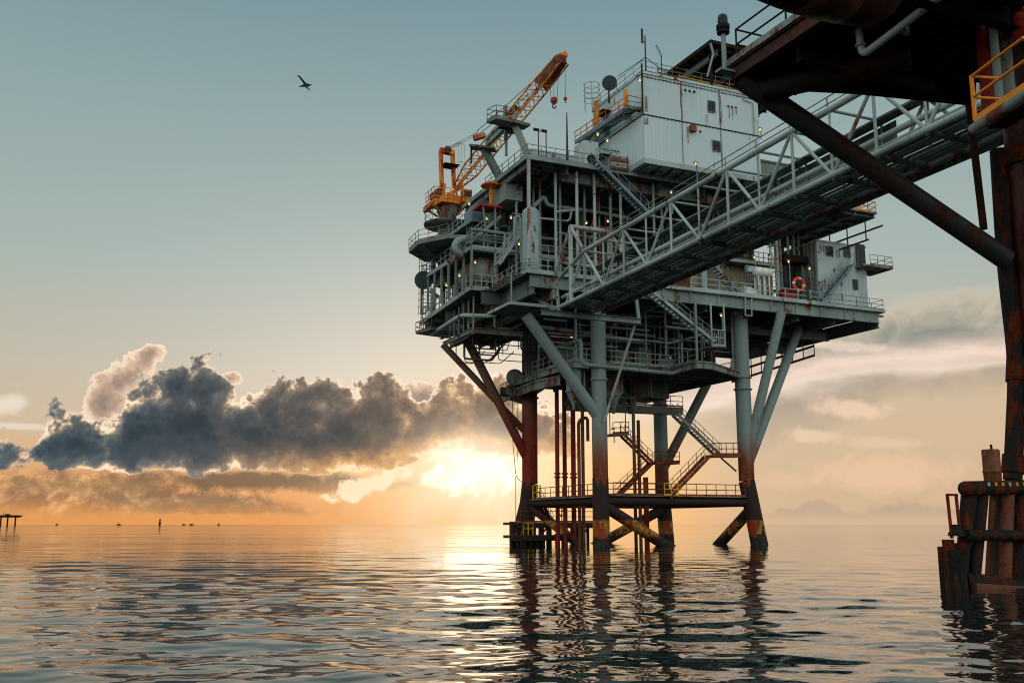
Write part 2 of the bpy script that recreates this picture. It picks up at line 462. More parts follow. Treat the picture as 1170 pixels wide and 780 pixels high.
RUSTP = paint('rust_streaked_pipe', (0.38, 0.37, 0.35), 0.36, scale=1.1, rustc=(0.32, 0.115, 0.045))
REDP = paint('dark_red_riser_paint', (0.26, 0.020, 0.012), 0.40, scale=0.8, rustc=(0.12, 0.020, 0.010), spec=.2)
RED = paint('red_paint', (0.50, 0.025, 0.015), 0.1, scale=1.5)
ORANGE = paint('crane_orange_paint', (0.88, 0.29, 0.015), 0.46, scale=1.2, rustc=(0.60, 0.060, 0.010), dirt=0.25)
ORAIL = paint('orange_rail_paint', (1.0, 0.31, 0.010), 0.15, scale=1.2, dirt=0.2)
YELL = paint('yellow_rail_paint', (0.80, 0.44, 0.020), 0.18, scale=1.2)
BLUEG = paint('blue_grey_paint', (0.17, 0.235, 0.285), 0.18, scale=0.8)
DARKB = paint('dark_blue_grey_paint', (0.055, 0.075, 0.090), 0.12, scale=0.8, spec=.2)
GALV = paint('galvanised_steel', (0.40, 0.43, 0.43), 0.12, 0.45, scale=1.5, metal=0.35)
CABLE = paint('black_cable', (0.025, 0.025, 0.025), 0.1)
TANKP = paint('pale_blue_tank_paint', (0.36, 0.46, 0.48), 0.20, scale=0.6)
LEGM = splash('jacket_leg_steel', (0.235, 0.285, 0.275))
LEGR = splash('backlit_rusted_leg_steel', (0.20, 0.13, 0.10), hi=24, backlit_red=0.9)  # rusty steel, with the red of the backlit haze put into its colour
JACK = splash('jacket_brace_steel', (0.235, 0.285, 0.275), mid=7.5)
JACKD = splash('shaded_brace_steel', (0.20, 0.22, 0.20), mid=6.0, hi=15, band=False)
WETP = splash('wet_pile_steel', (0.10, 0.07, 0.05), mid=4.5, band=False)
BUMP = paint('bumper_steel', (0.010, 0.010, 0.011), 0.48, scale=2.6, rustc=(0.14, 0.024, 0.007), rough=0.6, bump=0.9, spec=0.15)
WOOD = paint('wet_timber', (0.055, 0.036, 0.024), 0.4, scale=1.6)
m, t_, b_ = new_mat('dark_glass'); b_.inputs['Base Color'].default_value = (.010, .014, .018, 1); b_.inputs['Roughness'].default_value = .12; b_.inputs['Specular IOR Level'].default_value = .2; GLASS = m
m, t_, b_ = new_mat('white_plastic'); b_.inputs['Base Color'].default_value = (.78, .78, .74, 1); b_.inputs['Roughness'].default_value = .35; PLAST = m
m, t_, b_ = new_mat('black_feather'); b_.inputs['Base Color'].default_value = (.012, .012, .014, 1); b_.inputs['Roughness'].default_value = .8; FEATH = m
m, t_, b_ = new_mat('lime_lamp_housing'); b_.inputs['Base Color'].default_value = (.55, .62, .02, 1); LIME = m
glow('lamp_bulb', (1.0, 0.74, 0.22), 1.3)
STAIRR = paint('red_rust_stair_steel', (0.40, 0.075, 0.032), .45, scale=1.4, rustc=(.16, .04, .018), spec=.2); BULB = MATS['lamp_bulb']
m, t_, b_ = new_mat('orange_flag_plastic'); b_.inputs['Base Color'].default_value = (.80, .045, .01, 1); b_.inputs['Roughness'].default_value = .4; ORPL = m

# ------------------------------------------------------------------ mesh builder (collects pieces given in platform coordinates u, v, z)
class MB:
    def __init__(s): s.v, s.f, s.sm = [], [], []
    def _add(s, vs, fs, smooth=False):
        n = len(s.v); s.v += [Vector(x) for x in vs]
        for q in fs: s.f.append(tuple(i + n for i in q)); s.sm.append(smooth)
    def tube(s, p0, p1, r0, r1=None, n=10, caps=True):
        r1 = r0 if r1 is None else r1
        a, b = L(p0), L(p1); s.wtube(a, b, r0, r1, n, caps); return s
    def wtube(s, a, b, r0, r1, n=10, caps=True):
        d = (b - a)
        if d.length < 1e-6: return
        d.normalize()
        x = d.cross(Vector((0, 0, 1)))
        if x.length < 1e-3: x = Vector((1, 0, 0))
        x.normalize(); y = d.cross(x)
        c = [(math.cos(6.28318 * i / n), math.sin(6.28318 * i / n)) for i in range(n)]
        A = [a + (x * k[0] + y * k[1]) * r0 for k in c]; B = [b + (x * k[0] + y * k[1]) * r1 for k in c]
        s._add(A + B, [(i, (i + 1) % n, n + (i + 1) % n, n + i) for i in range(n)], n > 5)
        if caps:
            s._add(A, [tuple(range(n))[::-1]]); s._add(B, [tuple(range(n))])
    def path(s, pts, r, bend=0.0, n=8):
        """pipe through pts with rounded elbows"""
        w = [L(p) for p in pts]; out = [w[0]]
        for i in range(1, len(w) - 1):
            d0 = (w[i - 1] - w[i]); d1 = (w[i + 1] - w[i])
            k = min(bend or r * 2.5, d0.length * .45, d1.length * .45)
            p0 = w[i] + d0.normalized() * k; p1 = w[i] + d1.normalized() * k
            for j in range(5):
                t = j / 4; out.append(p0 * (1 - t) ** 2 + w[i] * 2 * t * (1 - t) + p1 * t * t)
        out.append(w[-1])
        rings = []; x = None
        for i, p in enumerate(out):
            d = (out[min(i + 1, len(out) - 1)] - out[max(i - 1, 0)]).normalized()
            if x is None:
                x = d.cross(Vector((0, 0, 1)))
                if x.length < 1e-3: x = Vector((1, 0, 0))
            x = (x - d * x.dot(d)).normalized(); y = d.cross(x)
            rings.append([p + (x * math.cos(6.28318 * k / n) + y * math.sin(6.28318 * k / n)) * r for k in range(n)])
        vs = [q for rg in rings for q in rg]; fs = []
        for i in range(len(rings) - 1):
            for k in range(n):
                fs.append((i * n + k, i * n + (k + 1) % n, (i + 1) * n + (k + 1) % n, (i + 1) * n + k))
        s._add(vs, fs, True); s._add(rings[0], [tuple(range(n))[::-1]]); s._add(rings[-1], [tuple(range(n))])
        return s
    def bar(s, p0, p1, w, h, up=(0, 0, 1)):
        """rectangular bar: w sideways, h along up"""
        a, b = L(p0), L(p1); d = (b - a).normalized(); u_ = Vector(up)
        x = d.cross(u_)
        if x.length < 1e-3: x = Vector((UX[0], UX[1], 0))
        x.normalize(); y = x.cross(d).normalized()
        x *= w / 2; y *= h / 2
        vs = [a - x - y, a + x - y, a + x + y, a - x + y, b - x - y, b + x - y, b + x + y, b - x + y]
        s._add(vs, [(3, 2, 1, 0), (4, 5, 6, 7), (0, 1, 5, 4), (1, 2, 6, 5), (2, 3, 7, 6), (3, 0, 4, 7)])
        return s
    def ibeam(s, p0, p1, w, h, t=0.04):
        p0, p1 = np.array(p0, float), np.array(p1, float); o = np.array([0, 0, h / 2 - t / 2])
        s.bar(p0 + o, p1 + o, w, t); s.bar(p0 - o, p1 - o, w, t); s.bar(p0, p1, t, h - 2 * t)
        return s
    def box(s, u0, u1, v0, v1, z0, z1):
        c = [(u0, v0, z0), (u1, v0, z0), (u1, v1, z0), (u0, v1, z0), (u0, v0, z1), (u1, v0, z1), (u1, v1, z1), (u0, v1, z1)]
        s._add([L(p) for p in c], [(3, 2, 1, 0), (4, 5, 6, 7), (0, 1, 5, 4), (1, 2, 6, 5), (2, 3, 7, 6), (3, 0, 4, 7)])
        return s
    def prism(s, poly, z0, z1):
        n = len(poly)
        ar = sum(poly[i][0] * poly[(i + 1) % n][1] - poly[(i + 1) % n][0] * poly[i][1] for i in range(n))
        if ar < 0: poly = poly[::-1]
        s._add([L((p[0], p[1], z0)) for p in poly] + [L((p[0], p[1], z1)) for p in poly],
               [tuple(range(n))[::-1], tuple(range(n, 2 * n))] + [(i, (i + 1) % n, n + (i + 1) % n, n + i) for i in range(n)])
        return s
    def lathe(s, p0, axis, prof, n=24):
        """surface of revolution: prof = [(distance along axis, radius)]"""
        a = L(p0); d = Vector((UX[0] * axis[0] + VX[0] * axis[1], UX[1] * axis[0] + VX[1] * axis[1], axis[2])).normalized()
        x = d.cross(Vector((0, 0, 1)))
        if x.length < 1e-3: x = Vector((1, 0, 0))
        x.normalize(); y = d.cross(x)
        vs = []
        for t, r in prof:
            vs += [a + d * t + (x * math.cos(6.28318 * k / n) + y * math.sin(6.28318 * k / n)) * max(r, 1e-4) for k in range(n)]
        fs = [(i * n + k, i * n + (k + 1) % n, (i + 1) * n + (k + 1) % n, (i + 1) * n + k) for i in range(len(prof) - 1) for k in range(n)]
        s._add(vs, fs, True)
        s._add(vs[:n], [tuple(range(n))[::-1]]); s._add(vs[-n:], [tuple(range(n))])
        return s
    def wall(s, p0, p1, z0, z1, pitch=0.3, depth=0.045, th=0.08):
        """corrugated sheet wall standing between p0 and p1 (u, v), ribs on the outside (right-hand side going p0 -> p1)"""
        a = np.array(p0, float); b = np.array(p1, float); ln = np.linalg.norm(b - a); d = (b - a) / ln; nn = np.array([d[1], -d[0]])
        k = max(1, int(ln / pitch)); pts = []
        for i in range(k):
            for f, o in ((0.0, 0), (0.36, 0), (0.5, 1), (0.86, 1)):
                pts.append(a + d * ln * (i + f) / k + nn * depth * o)
        pts.append(b)
        n = len(pts)
        fr = [L((p[0], p[1], z)) for z in (z0, z1) for p in pts]
        s._add(fr, [(i, i + 1, n + i + 1, n + i) for i in range(n - 1)])
        ba, bb = a - nn * th, b - nn * th
        s._add([L((ba[0], ba[1], z0)), L((bb[0], bb[1], z0)), L((bb[0], bb[1], z1)), L((ba[0], ba[1], z1))], [(3, 2, 1, 0)])
        for z in (z0, z1):
            lo = [L((p[0], p[1], z)) for p in pts] + [L((bb[0], bb[1], z)), L((ba[0], ba[1], z))]
            s._add(lo, [tuple(range(len(lo))) if z == z1 else tuple(range(len(lo)))[::-1]])
        return s
    def rail(s, pts, h=1.1, sp=1.6, r=0.04, kick=True, ends=True):
        for i in range(len(pts) - 1):
            a, b = np.array(pts[i], float), np.array(pts[i + 1], float); ln = np.linalg.norm(b - a)
            for z in (h, h * .52):
                s.tube(a + (0, 0, z), b + (0, 0, z), r, n=5)
            if kick: s.bar(a + (0, 0, .09), b + (0, 0, .09), .02, .16)
            k = max(1, round(ln / sp))
            for j in range(k + (1 if i == len(pts) - 2 else 0)):
                q = a + (b - a) * j / k
                s.tube(q, q + (0, 0, h), r, n=5)
        return s

def obj(name, mb, mat, parent=None):
    me = bpy.data.meshes.new(name)
    base = Vector((0, 0, 0)); q = parent
    while q is not None: base += q.location; q = q.parent
    o = bpy.data.objects.new(name, me); col.objects.link(o)
    if parent is None and mb.v:
        lo = Vector((min(v[i] for v in mb.v) for i in range(3))); hi = Vector((max(v[i] for v in mb.v) for i in range(3)))
        base = Vector(((lo[0] + hi[0]) / 2, (lo[1] + hi[1]) / 2, lo[2])); o.location = base
    else: o.parent = parent
    me.from_pydata([v - base for v in mb.v], [], mb.f)
    me.polygons.foreach_set('use_smooth', mb.sm)
    me.materials.append(mat); me.update()
    return o
def thing(name, label, cat, at, group=None):
    o = bpy.data.objects.new(name, None); col.objects.link(o); o.location = L(at); o.empty_display_size = .5
    return tag(o, label, cat, group)
def V(*p): return np.array(p, float)

def stair(name, label, top, bot, w, wd, mat=GREY, group='steel staircases', railing=True, rmat=None):
    """straight flight; top and bot on the near stringer, wd = unit vector (u, v) toward the far stringer"""
    top, bot = V(*top), V(*bot); o = V(wd[0], wd[1], 0) * w
    t = thing(name, label, 'staircase', bot, group)
    for k in (0, 1):
        obj('stringer', MB().bar(top + o * k, bot + o * k, .07, .30), mat, t)
    n = max(4, int(abs(top[2] - bot[2]) / .24))
    hd = (bot - top); hd[2] = 0; hd /= np.linalg.norm(hd)
    for i in range(n):
        q = top + (bot - top) * (i + .6) / n
        obj('tread', MB().bar(q + o * .04, q + o * .96, .26, .045), mat, t)
    if railing:
        for k in (0, 1):
            h = MB(); a = top + o * k; b = bot + o * k
            for z in (1.05, .55): h.tube(a + (0, 0, z), b + (0, 0, z), .03, n=5)
            for i in range(6):
                q = a + (b - a) * i / 5; h.tube(q, q + (0, 0, 1.05), .03, n=5)
            obj('handrail', h, rmat or mat, t)
    return t

# ================================================================== JACKET
ZM, ZU, ZC = 23.7, 34.5, 16.6
jk = thing('steel_jacket', 'four tall rust-streaked legs and braces holding the offshore platform', 'platform jacket', (8, 7, 0))
LA = [(-.2, 0), (15.8, 0), (15.5, 14.5), (-.4, 14.5)]
def leg(up, lo, r, mat, ztop=22.3, zk=6.0):
    b = MB()
    b.tube((up[0], up[1], zk), (up[0], up[1], ztop), r, n=28)
    b.tube((lo[0], lo[1], -2.5), (up[0], up[1], zk), r * 1.13, r * 1.04, n=28)
    o = obj('leg', b, mat, jk)
    k = MB()
    for z in (16.0, 14.85): obj('stiffener_ring', MB().tube((up[0], up[1], z - .05), (up[0], up[1], z + .05), r * 1.22, n=28), mat, o)
leg(LA[0], (-.22, -.05), .70, LEGM); leg(LA[1], (17.2, -.35), .74, LEGM)
leg(LA[2], (16.4, 15.0), .74, LEGM); leg(LA[3], (-1.2, 14.9), .80, LEGR)
def brace(a, b, r, mat=JACK): return obj('brace', MB().tube(a, b, r, n=18), mat, jk)
for i, j in ((0, 1), (3, 2), (0, 3), (1, 2)):
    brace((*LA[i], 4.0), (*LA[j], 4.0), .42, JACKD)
# splayed braces under the deck
brace((-.1, 0, 11.2), P(601, 360, v=-.4), .52, LEGM)
brace((16.0, 0, 8.4), P(893, 356, v=-2.6), .46, LEGM)
brace((16.1, .1, 7.6), (25.3, 2.6, 22.2), .48, LEGM)
brace((-.5, 14.5, 8.2), P(534, 389, v=14.5), .46, LEGR)
brace((-.5, 14.6, 11.0), P(506, 393.5, v=17.5), .34, LEGR)
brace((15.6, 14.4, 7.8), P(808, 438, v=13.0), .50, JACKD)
# cross braces running into the water
brace((.0, -.05, 3.6), P(775, 632, v=.6), .52, JACK)
brace((15.6, 14.5, 3.6), P(672, 628, v=14.2), .52, JACK)
brace((16.4, -.1, 3.6), P(812, 632, v=6.0), .52, JACK)
brace((-.9, 14.6, 4.6), P(585, 628, v=14.6), .42, LEGR)
brace((-.4, 14.0, 3.6), (3.2, 6.5, -1.5), .46, LEGR)
# walkway grating and rails on the front horizontal tube
w = MB(); w.box(.5, 15.4, -.55, .55, 4.42, 4.50); obj('walkway', w, DECK, jk)
w = MB().rail([(.8, -.5, 4.5), (15.2, -.5, 4.5)], sp=1.15); obj('railing', w, STAIRR, jk)
w = MB().rail([(.8, .5, 4.5), (7.6, .5, 4.5)], sp=1.3); obj('railing', w, RUST, jk)
w = MB().rail([(6.1, -.62, 4.5), (7.6, -.62, 4.5)], sp=.75, r=.05); obj('railing', w, YELL, jk)
w = MB().rail([(-.4, 13.5, 4.4), (-.3, 1.0, 4.4)], sp=1.3); obj('railing', w, RUST, jk)
w = MB(); w.box(-.9, .3, 1.0, 13.6, 4.30, 4.38); obj('walkway', w, DECK, jk)

# red risers and small pipes between the legs
for px, r, lab in [(637, .21, 'dark red riser pipe standing left of two others under the platform'),
                   (645.5, .21, 'dark red riser pipe in the middle of the three under the platform'),
                   (655.5, .24, 'dark red riser pipe nearest the blue-grey front leg')]:
    x = P(px, 560, v=9.0)
    t = thing('riser_pipe', lab, 'pipe', (x[0], x[1], -1), 'dark red riser pipes under the platform')
    obj('pipe', MB().tube((x[0], x[1], -1.5), (x[0], x[1], 21.5), r, n=16), REDP, t)
    k = MB()
    for z in (6.4, 6.75): k.tube((x[0], x[1], z), (x[0], x[1], z + .14), r * 1.5, n=16)
    obj('flange', k, REDP, t)
for px, y0, mt, lab in [(662, 480, RUST, 'thin hooked drain pipe with a bent top beside the risers'), (666.5, 470, RUST, 'thin straight rusty pipe next to the hooked drain pipe'),
                    (725.5, 470, JACKD, 'slim grey caisson pipe behind the front walkway'), (731, 480, RUST, 'slim rusty pipe beside the grey caisson'), (738, 545, REDP, 'short red capped pipe rising behind the walkway rails')]:
    x = P(px, 560, v=7.0); top = P(px, y0, v=7.0)[2]
    b = MB()
    if px == 662: b.path([(x[0], x[1], -1.5), (x[0], x[1], top), (x[0] + 1.0, x[1], top + .4), (x[0] + 1.0, x[1], top - 2)], .17, .5)
    else: b.tube((x[0], x[1], -1.5), (x[0], x[1], top + (4 if px < 730 else 0)), .17 if px != 738 else .26, n=10)
    o = obj('caisson_pipe', b, mt); tag(o, lab, 'pipe', 'slim pipes under the platform')
# ------------------------------------------------ boat landing
bl = thing('boat_landing', 'low black boat landing with piles and yellow rails below the rear left leg', 'boat landing', (1, 12, 0))
vl = 10.4
def bx(px, v): return P(px, 605, v=v)[0]
xa, xb = bx(583, vl), bx(646, vl); xc, xd = bx(591, 12.0), bx(686, 12.0)
obj('lower_deck', MB().box(xa, xb, vl, vl + 1.7, .62, .90), WOOD, bl)
obj('fender_beam', MB().bar((xa - .05, vl - .18, .62), (xb + .05, vl - .18, .62), .3, .55), WETP, bl)
obj('upper_deck', MB().box(xc, xd, 12.0, 15.5, 1.86, 2.12), WOOD, bl)
obj('upper_beam', MB().bar((xc, 11.86, 1.75), (xd, 11.86, 1.75), .22, .4), WETP, bl)
for i in range(9):
    x = xa + .2 + (xb - xa - .4) * i / 8; obj('pile', MB().tube((x, vl + .2, -1.5), (x, vl + .2, .7), .14), WETP, bl)
for i in range(11):
    x = xc + .3 + (xd - xc - .6) * i / 10 + rng.uniform(-.25, .25); obj('pile', MB().tube((x, 12.2, -1.5), (x, 12.2, 1.9), rng.choice([.16, .22, .28])), WETP, bl)
    if i % 2: obj('pile', MB().tube((x + .3, 14.8, -1.5), (x + .3, 14.8, 1.9), .24), WETP, bl)
for i in range(5):
    x = xc + .6 + (xd - xc - 1.5) * i / 5; obj('pile_brace', MB().tube((x, 12.3, .2), (x + 1.3, 12.3, 1.7), .09), WETP, bl)
obj('railing', MB().rail([(bx(599, vl), vl + .2, .9), (bx(610, vl), vl + .2, .9)], sp=.5, r=.06, h=1.15, kick=False), YELL, bl)
obj('railing', MB().rail([(xc + .4, 12.1, 2.12), (xd - .3, 12.1, 2.12)], sp=1.4, r=.035), RUST, bl)
obj('railing', MB().rail([(bx(636, 12), 12.0, 2.12), (bx(648, 12), 12.0, 2.12)], sp=.55, r=.06, h=1.4, kick=False), YELL, bl)
obj('railing', MB().rail([(bx(609, 12.6), 12.6, 4.4), (bx(618, 12.6), 12.6, 4.4)], sp=.45, r=.06, h=1.35, kick=False), YELL, bl)
obj('mooring_post', MB().tube((xa + .9, 12.0, -1), (xa + .9, 12.0, 2.2), .26), WETP, bl)
obj('tide_staff', MB().tube((xa + 1.3, 12.0, 1.2), (xa + 1.3, 12.0, 6.6), .035, n=5), CABLE, bl)
stair('landing_stair', 'short steep stair with yellow handrails down to the boat landing', P(618, 571, v=11.6), P(632, 599, v=11.6), .8, (0, 1), DARK, rmat=YELL)
q0 = P(630, 568, v=11.2); q1 = P(641, 590, v=11.2); b = MB()
b.tube(q0, q1, .055, n=5); b.tube(V(*q0) + (.5, 0, 0), V(*q1) + (.5, 0, 0), .055, n=5); obj('handrail', b, YELL, bl)

# ================================================================== hanging walkways and stairs among the legs
hw = thing('hanging_walkway', 'rusty steel walkway beam hung between the front and rear legs with a lower landing', 'walkway', (8, 8, 12))
q0, q1 = P(692, 466, v=7.5), P(778, 470, v=7.5)
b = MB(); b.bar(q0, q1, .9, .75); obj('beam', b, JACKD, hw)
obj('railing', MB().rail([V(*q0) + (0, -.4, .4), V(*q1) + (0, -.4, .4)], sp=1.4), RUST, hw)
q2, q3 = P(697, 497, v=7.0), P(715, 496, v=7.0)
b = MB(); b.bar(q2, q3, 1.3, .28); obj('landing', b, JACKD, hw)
for q in (q2, q3): obj('hanger', MB().tube(V(*q), (q[0], q[1], q0[2]), .05, n=6), GREYR, hw)
obj('railing', MB().rail([V(*q2) + (0, -.6, .1), V(*q3) + (0, -.6, .1)], sp=.8), RUST, hw)
q4, q5 = P(744, 529, v=12.0), P(773, 529, v=12.0)
b = MB(); b.bar(q4, q5, 1.3, .26); obj('landing', b, STAIRR, hw)
obj('railing', MB().rail([V(*q4) + (0, -.6, .1), V(*q5) + (0, -.6, .1)], sp=.9), RUST, hw)
q6, q7 = P(810, 521, v=-.4), P(842, 521, v=-.4)
b = MB(); b.bar(q6, q7, 1.2, .24); obj('landing', b, STAIRR, hw)
obj('landing_strut', MB().tube(V(*P(824, 523, v=-.4)), V(*P(841, 538, v=-.4)), .09, n=8), RUST, hw)
obj('railing', MB().rail([V(*q6) + (0, -.55, .1), V(*q7) + (0, -.55, .1)], sp=.9), RUST, hw)
stair('walkway_stair', 'grey stair dropping right from the hanging walkway to the landing on the right front leg', P(774, 473, v=1.2), P(825, 521, v=.4), .9, (0, 1), GREYR)
stair('landing_stair', 'rusty red stair running down left from the right leg landing to the walkway tube', P(811, 521, v=-.6), P(766, 568, v=-.6), .9, (0, 1), STAIRR)
stair('landing_stair', 'rusty stair running down left from the rear leg landing between the two middle legs', P(746, 529, v=11.5), P(706, 568, v=9.0), .9, (0, 1), STAIRR)
stair('walkway_stair', 'short stair from the small hung landing down to the rear leg landing', P(714, 497, v=9.0), P(746, 528, v=11.0), .9, (0, 1), STAIRR)

# ================================================================== CELLAR DECK (lower level hung under the main deck)
cdk = thing('cellar_deck', 'shadowed lower deck with rust-stained edge beam and railings between the front legs', 'deck', (5, 6, ZC))
c0, c1, c2, c3 = P(656, 411, z=ZC), P(690, 413, z=ZC), P(764, 420, z=ZC), P(799, 404, z=ZC)
c1 = (c1[0], c0[1], ZC); v1 = c0[1]; c2 = (c2[0], v1, ZC); c3 = (c2[0], v1 - 4.2, ZC)
poly = [(c0[0], v1), (c2[0], v1), (c2[0], c3[1]), (c2[0] + 6.6, c3[1]), (c2[0] + 6.6, 14.4), (c0[0] - 2.0, 14.4), (c0[0] - 2.0, v1 + 5)]
poly = [(c0[0], v1), (c2[0], v1), (c2[0], v1 - 4.2), (c2[0] + 1.6, v1 - 4.2), (c2[0] + 7.6, v1 - .5), (c2[0] + 7.6, 14.4), (c0[0], 14.4)]
obj('floor', MB().prism(poly, ZC - .12, ZC), DECK, cdk)
b = MB(); e_ = .42
for i in range(len(poly)):
    p, q = poly[i], poly[(i + 1) % len(poly)]
    obj('edge_beam', MB().ibeam((p[0], p[1], ZC - .42), (q[0], q[1], ZC - .42), .28, .58), GREYR, cdk)
for i in range(7):
    vv = v1 + 1 + i * 1.9
    obj('joist', MB().ibeam((c0[0] + .2, vv, ZC - .4), (c2[0] + 7.4, vv, ZC - .4), .2, .45), DECK, cdk)
obj('railing', MB().rail([(c0[0], v1 + 9, ZC), (c0[0], v1, ZC), (c2[0], v1, ZC), (c2[0], v1 - 4.2, ZC)], sp=1.3, r=.055), GREY, cdk)
obj('railing', MB().rail([(c2[0] + 7.6, v1 - .5, ZC), (c2[0] + 7.6, 14, ZC)], sp=1.5, r=.04), GREYR, cdk)
for (uu, vv) in [(c0[0] + .3, v1 + .2), (c2[0] - .4, v1 + .2), (c2[0] + .2, v1 - 4.0), (c2[0] + 7.2, v1), (c0[0] + .3, v1 + 8), (c2[0] + 7.2, 14)]:
    obj('hanger_post', MB().tube((uu, vv, ZC - .5), (uu, vv, 22.6), .12, n=8), GREY, cdk)
# long pipe looping in front of the cellar deck
p = thing('deck_pipe', 'grey-green pipe looping along below the lower deck railing in front of the front leg', 'pipe', (3, v1, ZC - 1))
a0, a1, a2, a3 = P(664, 388, v=v1 - 1.0), P(664, 416, v=v1 - 1.0), P(770, 427, v=v1 - 1.0), P(797, 413, v=v1 - 3)
obj('pipe', MB().path([V(*a0) + (0, 3, 0), a0, a1, a2, a3], .19, .6), GREY, p)
obj('bulkhead', MB().wall((c0[0] + .2, 11.5), (c2[0] + 7.2, 11.5), ZC + .02, 22.3), DECK, cdk)
obj('bulkhead', MB().wall((c2[0] + 7.2, 11.4), (c2[0] + 7.2, v1 + 3.0), ZC + .02, 22.3), DECK, cdk)
for i in range(5):
    u = c0[0] + 1.5 + i * 2.6; obj('equipment_skid', MB().box(u, u + rng.uniform(1, 2), 4.5, 7.5, ZC, ZC + rng.uniform(1.2, 3.5)), rng.choice([GREYR, DECK, GREY]), cdk)
ph = thing('drain_pipework', 'cluster of dark drain pipes and a sump box hanging below the lower deck', 'pipework', (5, 6, 13))
for i in range(34):
    u = rng.uniform(c0[0] + 2.4, c2[0] + 1.5); vv = rng.uniform(v1 + 1.5, 11); zb_ = ZC - rng.uniform(1.2, 3.9)
    obj('pipe', MB().tube((u, vv, zb_), (u, vv, ZC - .1), rng.choice([.06, .09, .14, .2]), n=8), rng.choice([GREYR, DECK, RUST, GREY]), ph)
for i in range(9):
    u = rng.uniform(c0[0] + 2.4, c2[0] - 3); vv = rng.uniform(v1 + 1.5, 9); zb_ = ZC - rng.uniform(.9, 3.4)
    obj('pipe', MB().tube((u, vv, zb_), (u + rng.uniform(2, 5), vv, zb_), rng.choice([.07, .1, .16]), n=8), rng.choice([GREYR, DECK, RUST]), ph)
obj('sump_box', MB().box(c0[0] + 4.3, c2[0] - 1.0, 7.0, 10.5, ZC - 3.4, ZC - .6), DECK, ph)
obj('sump_box', MB().box(c2[0] - .4, c2[0] + 3.4, 6.0, 10.5, ZC - 2.2, ZC - .6), DECK, ph)
up_ = thing('underdeck_pipework', 'pale and rusty pipes crossing under the main deck above the lower deck railing', 'pipework', (5, 3, 20))
for i in range(30):
    vv = rng.uniform(v1 - .3, v1 + 5); z = rng.uniform(ZC + 1.2, 22.0); u = rng.uniform(c0[0] - 3, c2[0] + 1)
    obj('pipe', MB().tube((u, vv, z), (u + rng.uniform(2, 8), vv, z + rng.uniform(-.1, .1)), rng.choice([.05, .07, .09, .13, .18]), n=8), rng.choice([PALE, GREY, GREYR, RUSTP, GREY]), up_)
for i in range(26):
    vv = rng.uniform(v1 + .3, v1 + 5); u = rng.uniform(c0[0] + .3, c2[0] + 6.5); z0 = rng.choice([ZC, ZC + 1.5])
    obj('pipe', MB().tube((u, vv, z0), (u, vv, rng.uniform(20, 22.4)), rng.choice([.05, .08, .12]), n=8), rng.choice([PALE, GREY, GREYR, RUSTP]), up_)
for i in range(16):
    u = rng.uniform(-9, -1); vv = rng.uniform(6, 18); z = rng.uniform(18.2, 20.6)
    obj('pipe', MB().path([(u, vv, z + 1.6), (u, vv, z), (u + rng.uniform(1.5, 4.5), vv, z), (u + rng.uniform(1.5, 4.5), vv, z + 1.4)], rng.choice([.05, .08, .12]), .3), rng.choice([GREY, GREYR, RUST, RUSTP]), up_)
# back part of the cellar level near the rear left leg
sk = thing('rear_deck', 'small rear deck with pale edge beams around the rusty rear left leg', 'deck', (-1, 12, 15))
r0, r1, r2 = P(566, 447, v=17), P(606, 437, v=9), P(640, 424, v=5.0)
zr = r1[2]
r0, r1, r2 = P(570, 452, z=zr), P(612, 436, z=zr), P(640, 430, z=zr)
pl = [(r0[0], r0[1]), (r1[0], r1[1]), (r2[0], r2[1]), (r2[0] + 2.5, r2[1] + 9), (r0[0] + 5, r0[1] + 5)]
obj('floor', MB().prism(pl, zr - .12, zr), DECK, sk)
for i in (0, 1):
    obj('edge_beam', MB().ibeam((*pl[i], zr - .45), (*pl[i + 1], zr - .45), .3, .75), GREYR, sk)
obj('railing', MB().rail([(*pl[0], zr), (*pl[1], zr), (*pl[2], zr)], sp=1.2), GREYR, sk)
t = thing('pressure_vessel', 'round brown end of a small horizontal vessel above the rear deck', 'tank', (*P(588, 431, v=13)[:2], 14))
c = P(588, 431, v=13)
obj('shell', MB().lathe(c, (.44, .86, 0.05), [(-.25, .02), (-.22, .45), (-.1, .75), (0, .86), (.1, .88), (3.2, .88), (3.5, .4)], 28), GREYR, t)
for d in (.7, 2.4): obj('saddle', MB().box(c[0] - .5, c[0] + .5, c[1] + d, c[1] + d + .25, c[2] - 1.7, c[2] - .7), GREYR, t)
# two hoppers hanging below the cellar deck
for px, y0, y1, r, vv, lab in [(655.5, 412, 447, .72, v1 + .9, 'grey-green vertical vessel with cone bottom left of the front leg'), (700, 416, 452, .62, v1 + 2.6, 'grey-green vertical vessel with cone bottom right of the front leg')]:
    c = P(px, y0, v=vv); d = P(px, y1, v=vv); h = c[2] - d[2]
    t = thing('cone_vessel', lab, 'tank', (c[0], c[1], d[2]))
    obj('shell', MB().lathe(c, (0, 0, -1), [(0, r), (h, r)], 24), GREYR, t)
    obj('flange', MB().lathe((c[0], c[1], d[2] + .05), (0, 0, -1), [(0, r * 1.15), (.14, r * 1.15)], 24), GREYR, t)
    obj('cone', MB().lathe((c[0], c[1], d[2] - .1), (0, 0, -1), [(0, r), (1.2, .18), (1.6, .16)], 24), GREYR, t)
    obj('side_pipe', MB().path([(c[0] + r + .25, c[1] - .2, c[2] - .4), (c[0] + r + .25, c[1] - .2, d[2] + .2), (c[0] + r * .5, c[1] - .2, d[2] + .1)], .1, .2), GREY, t)

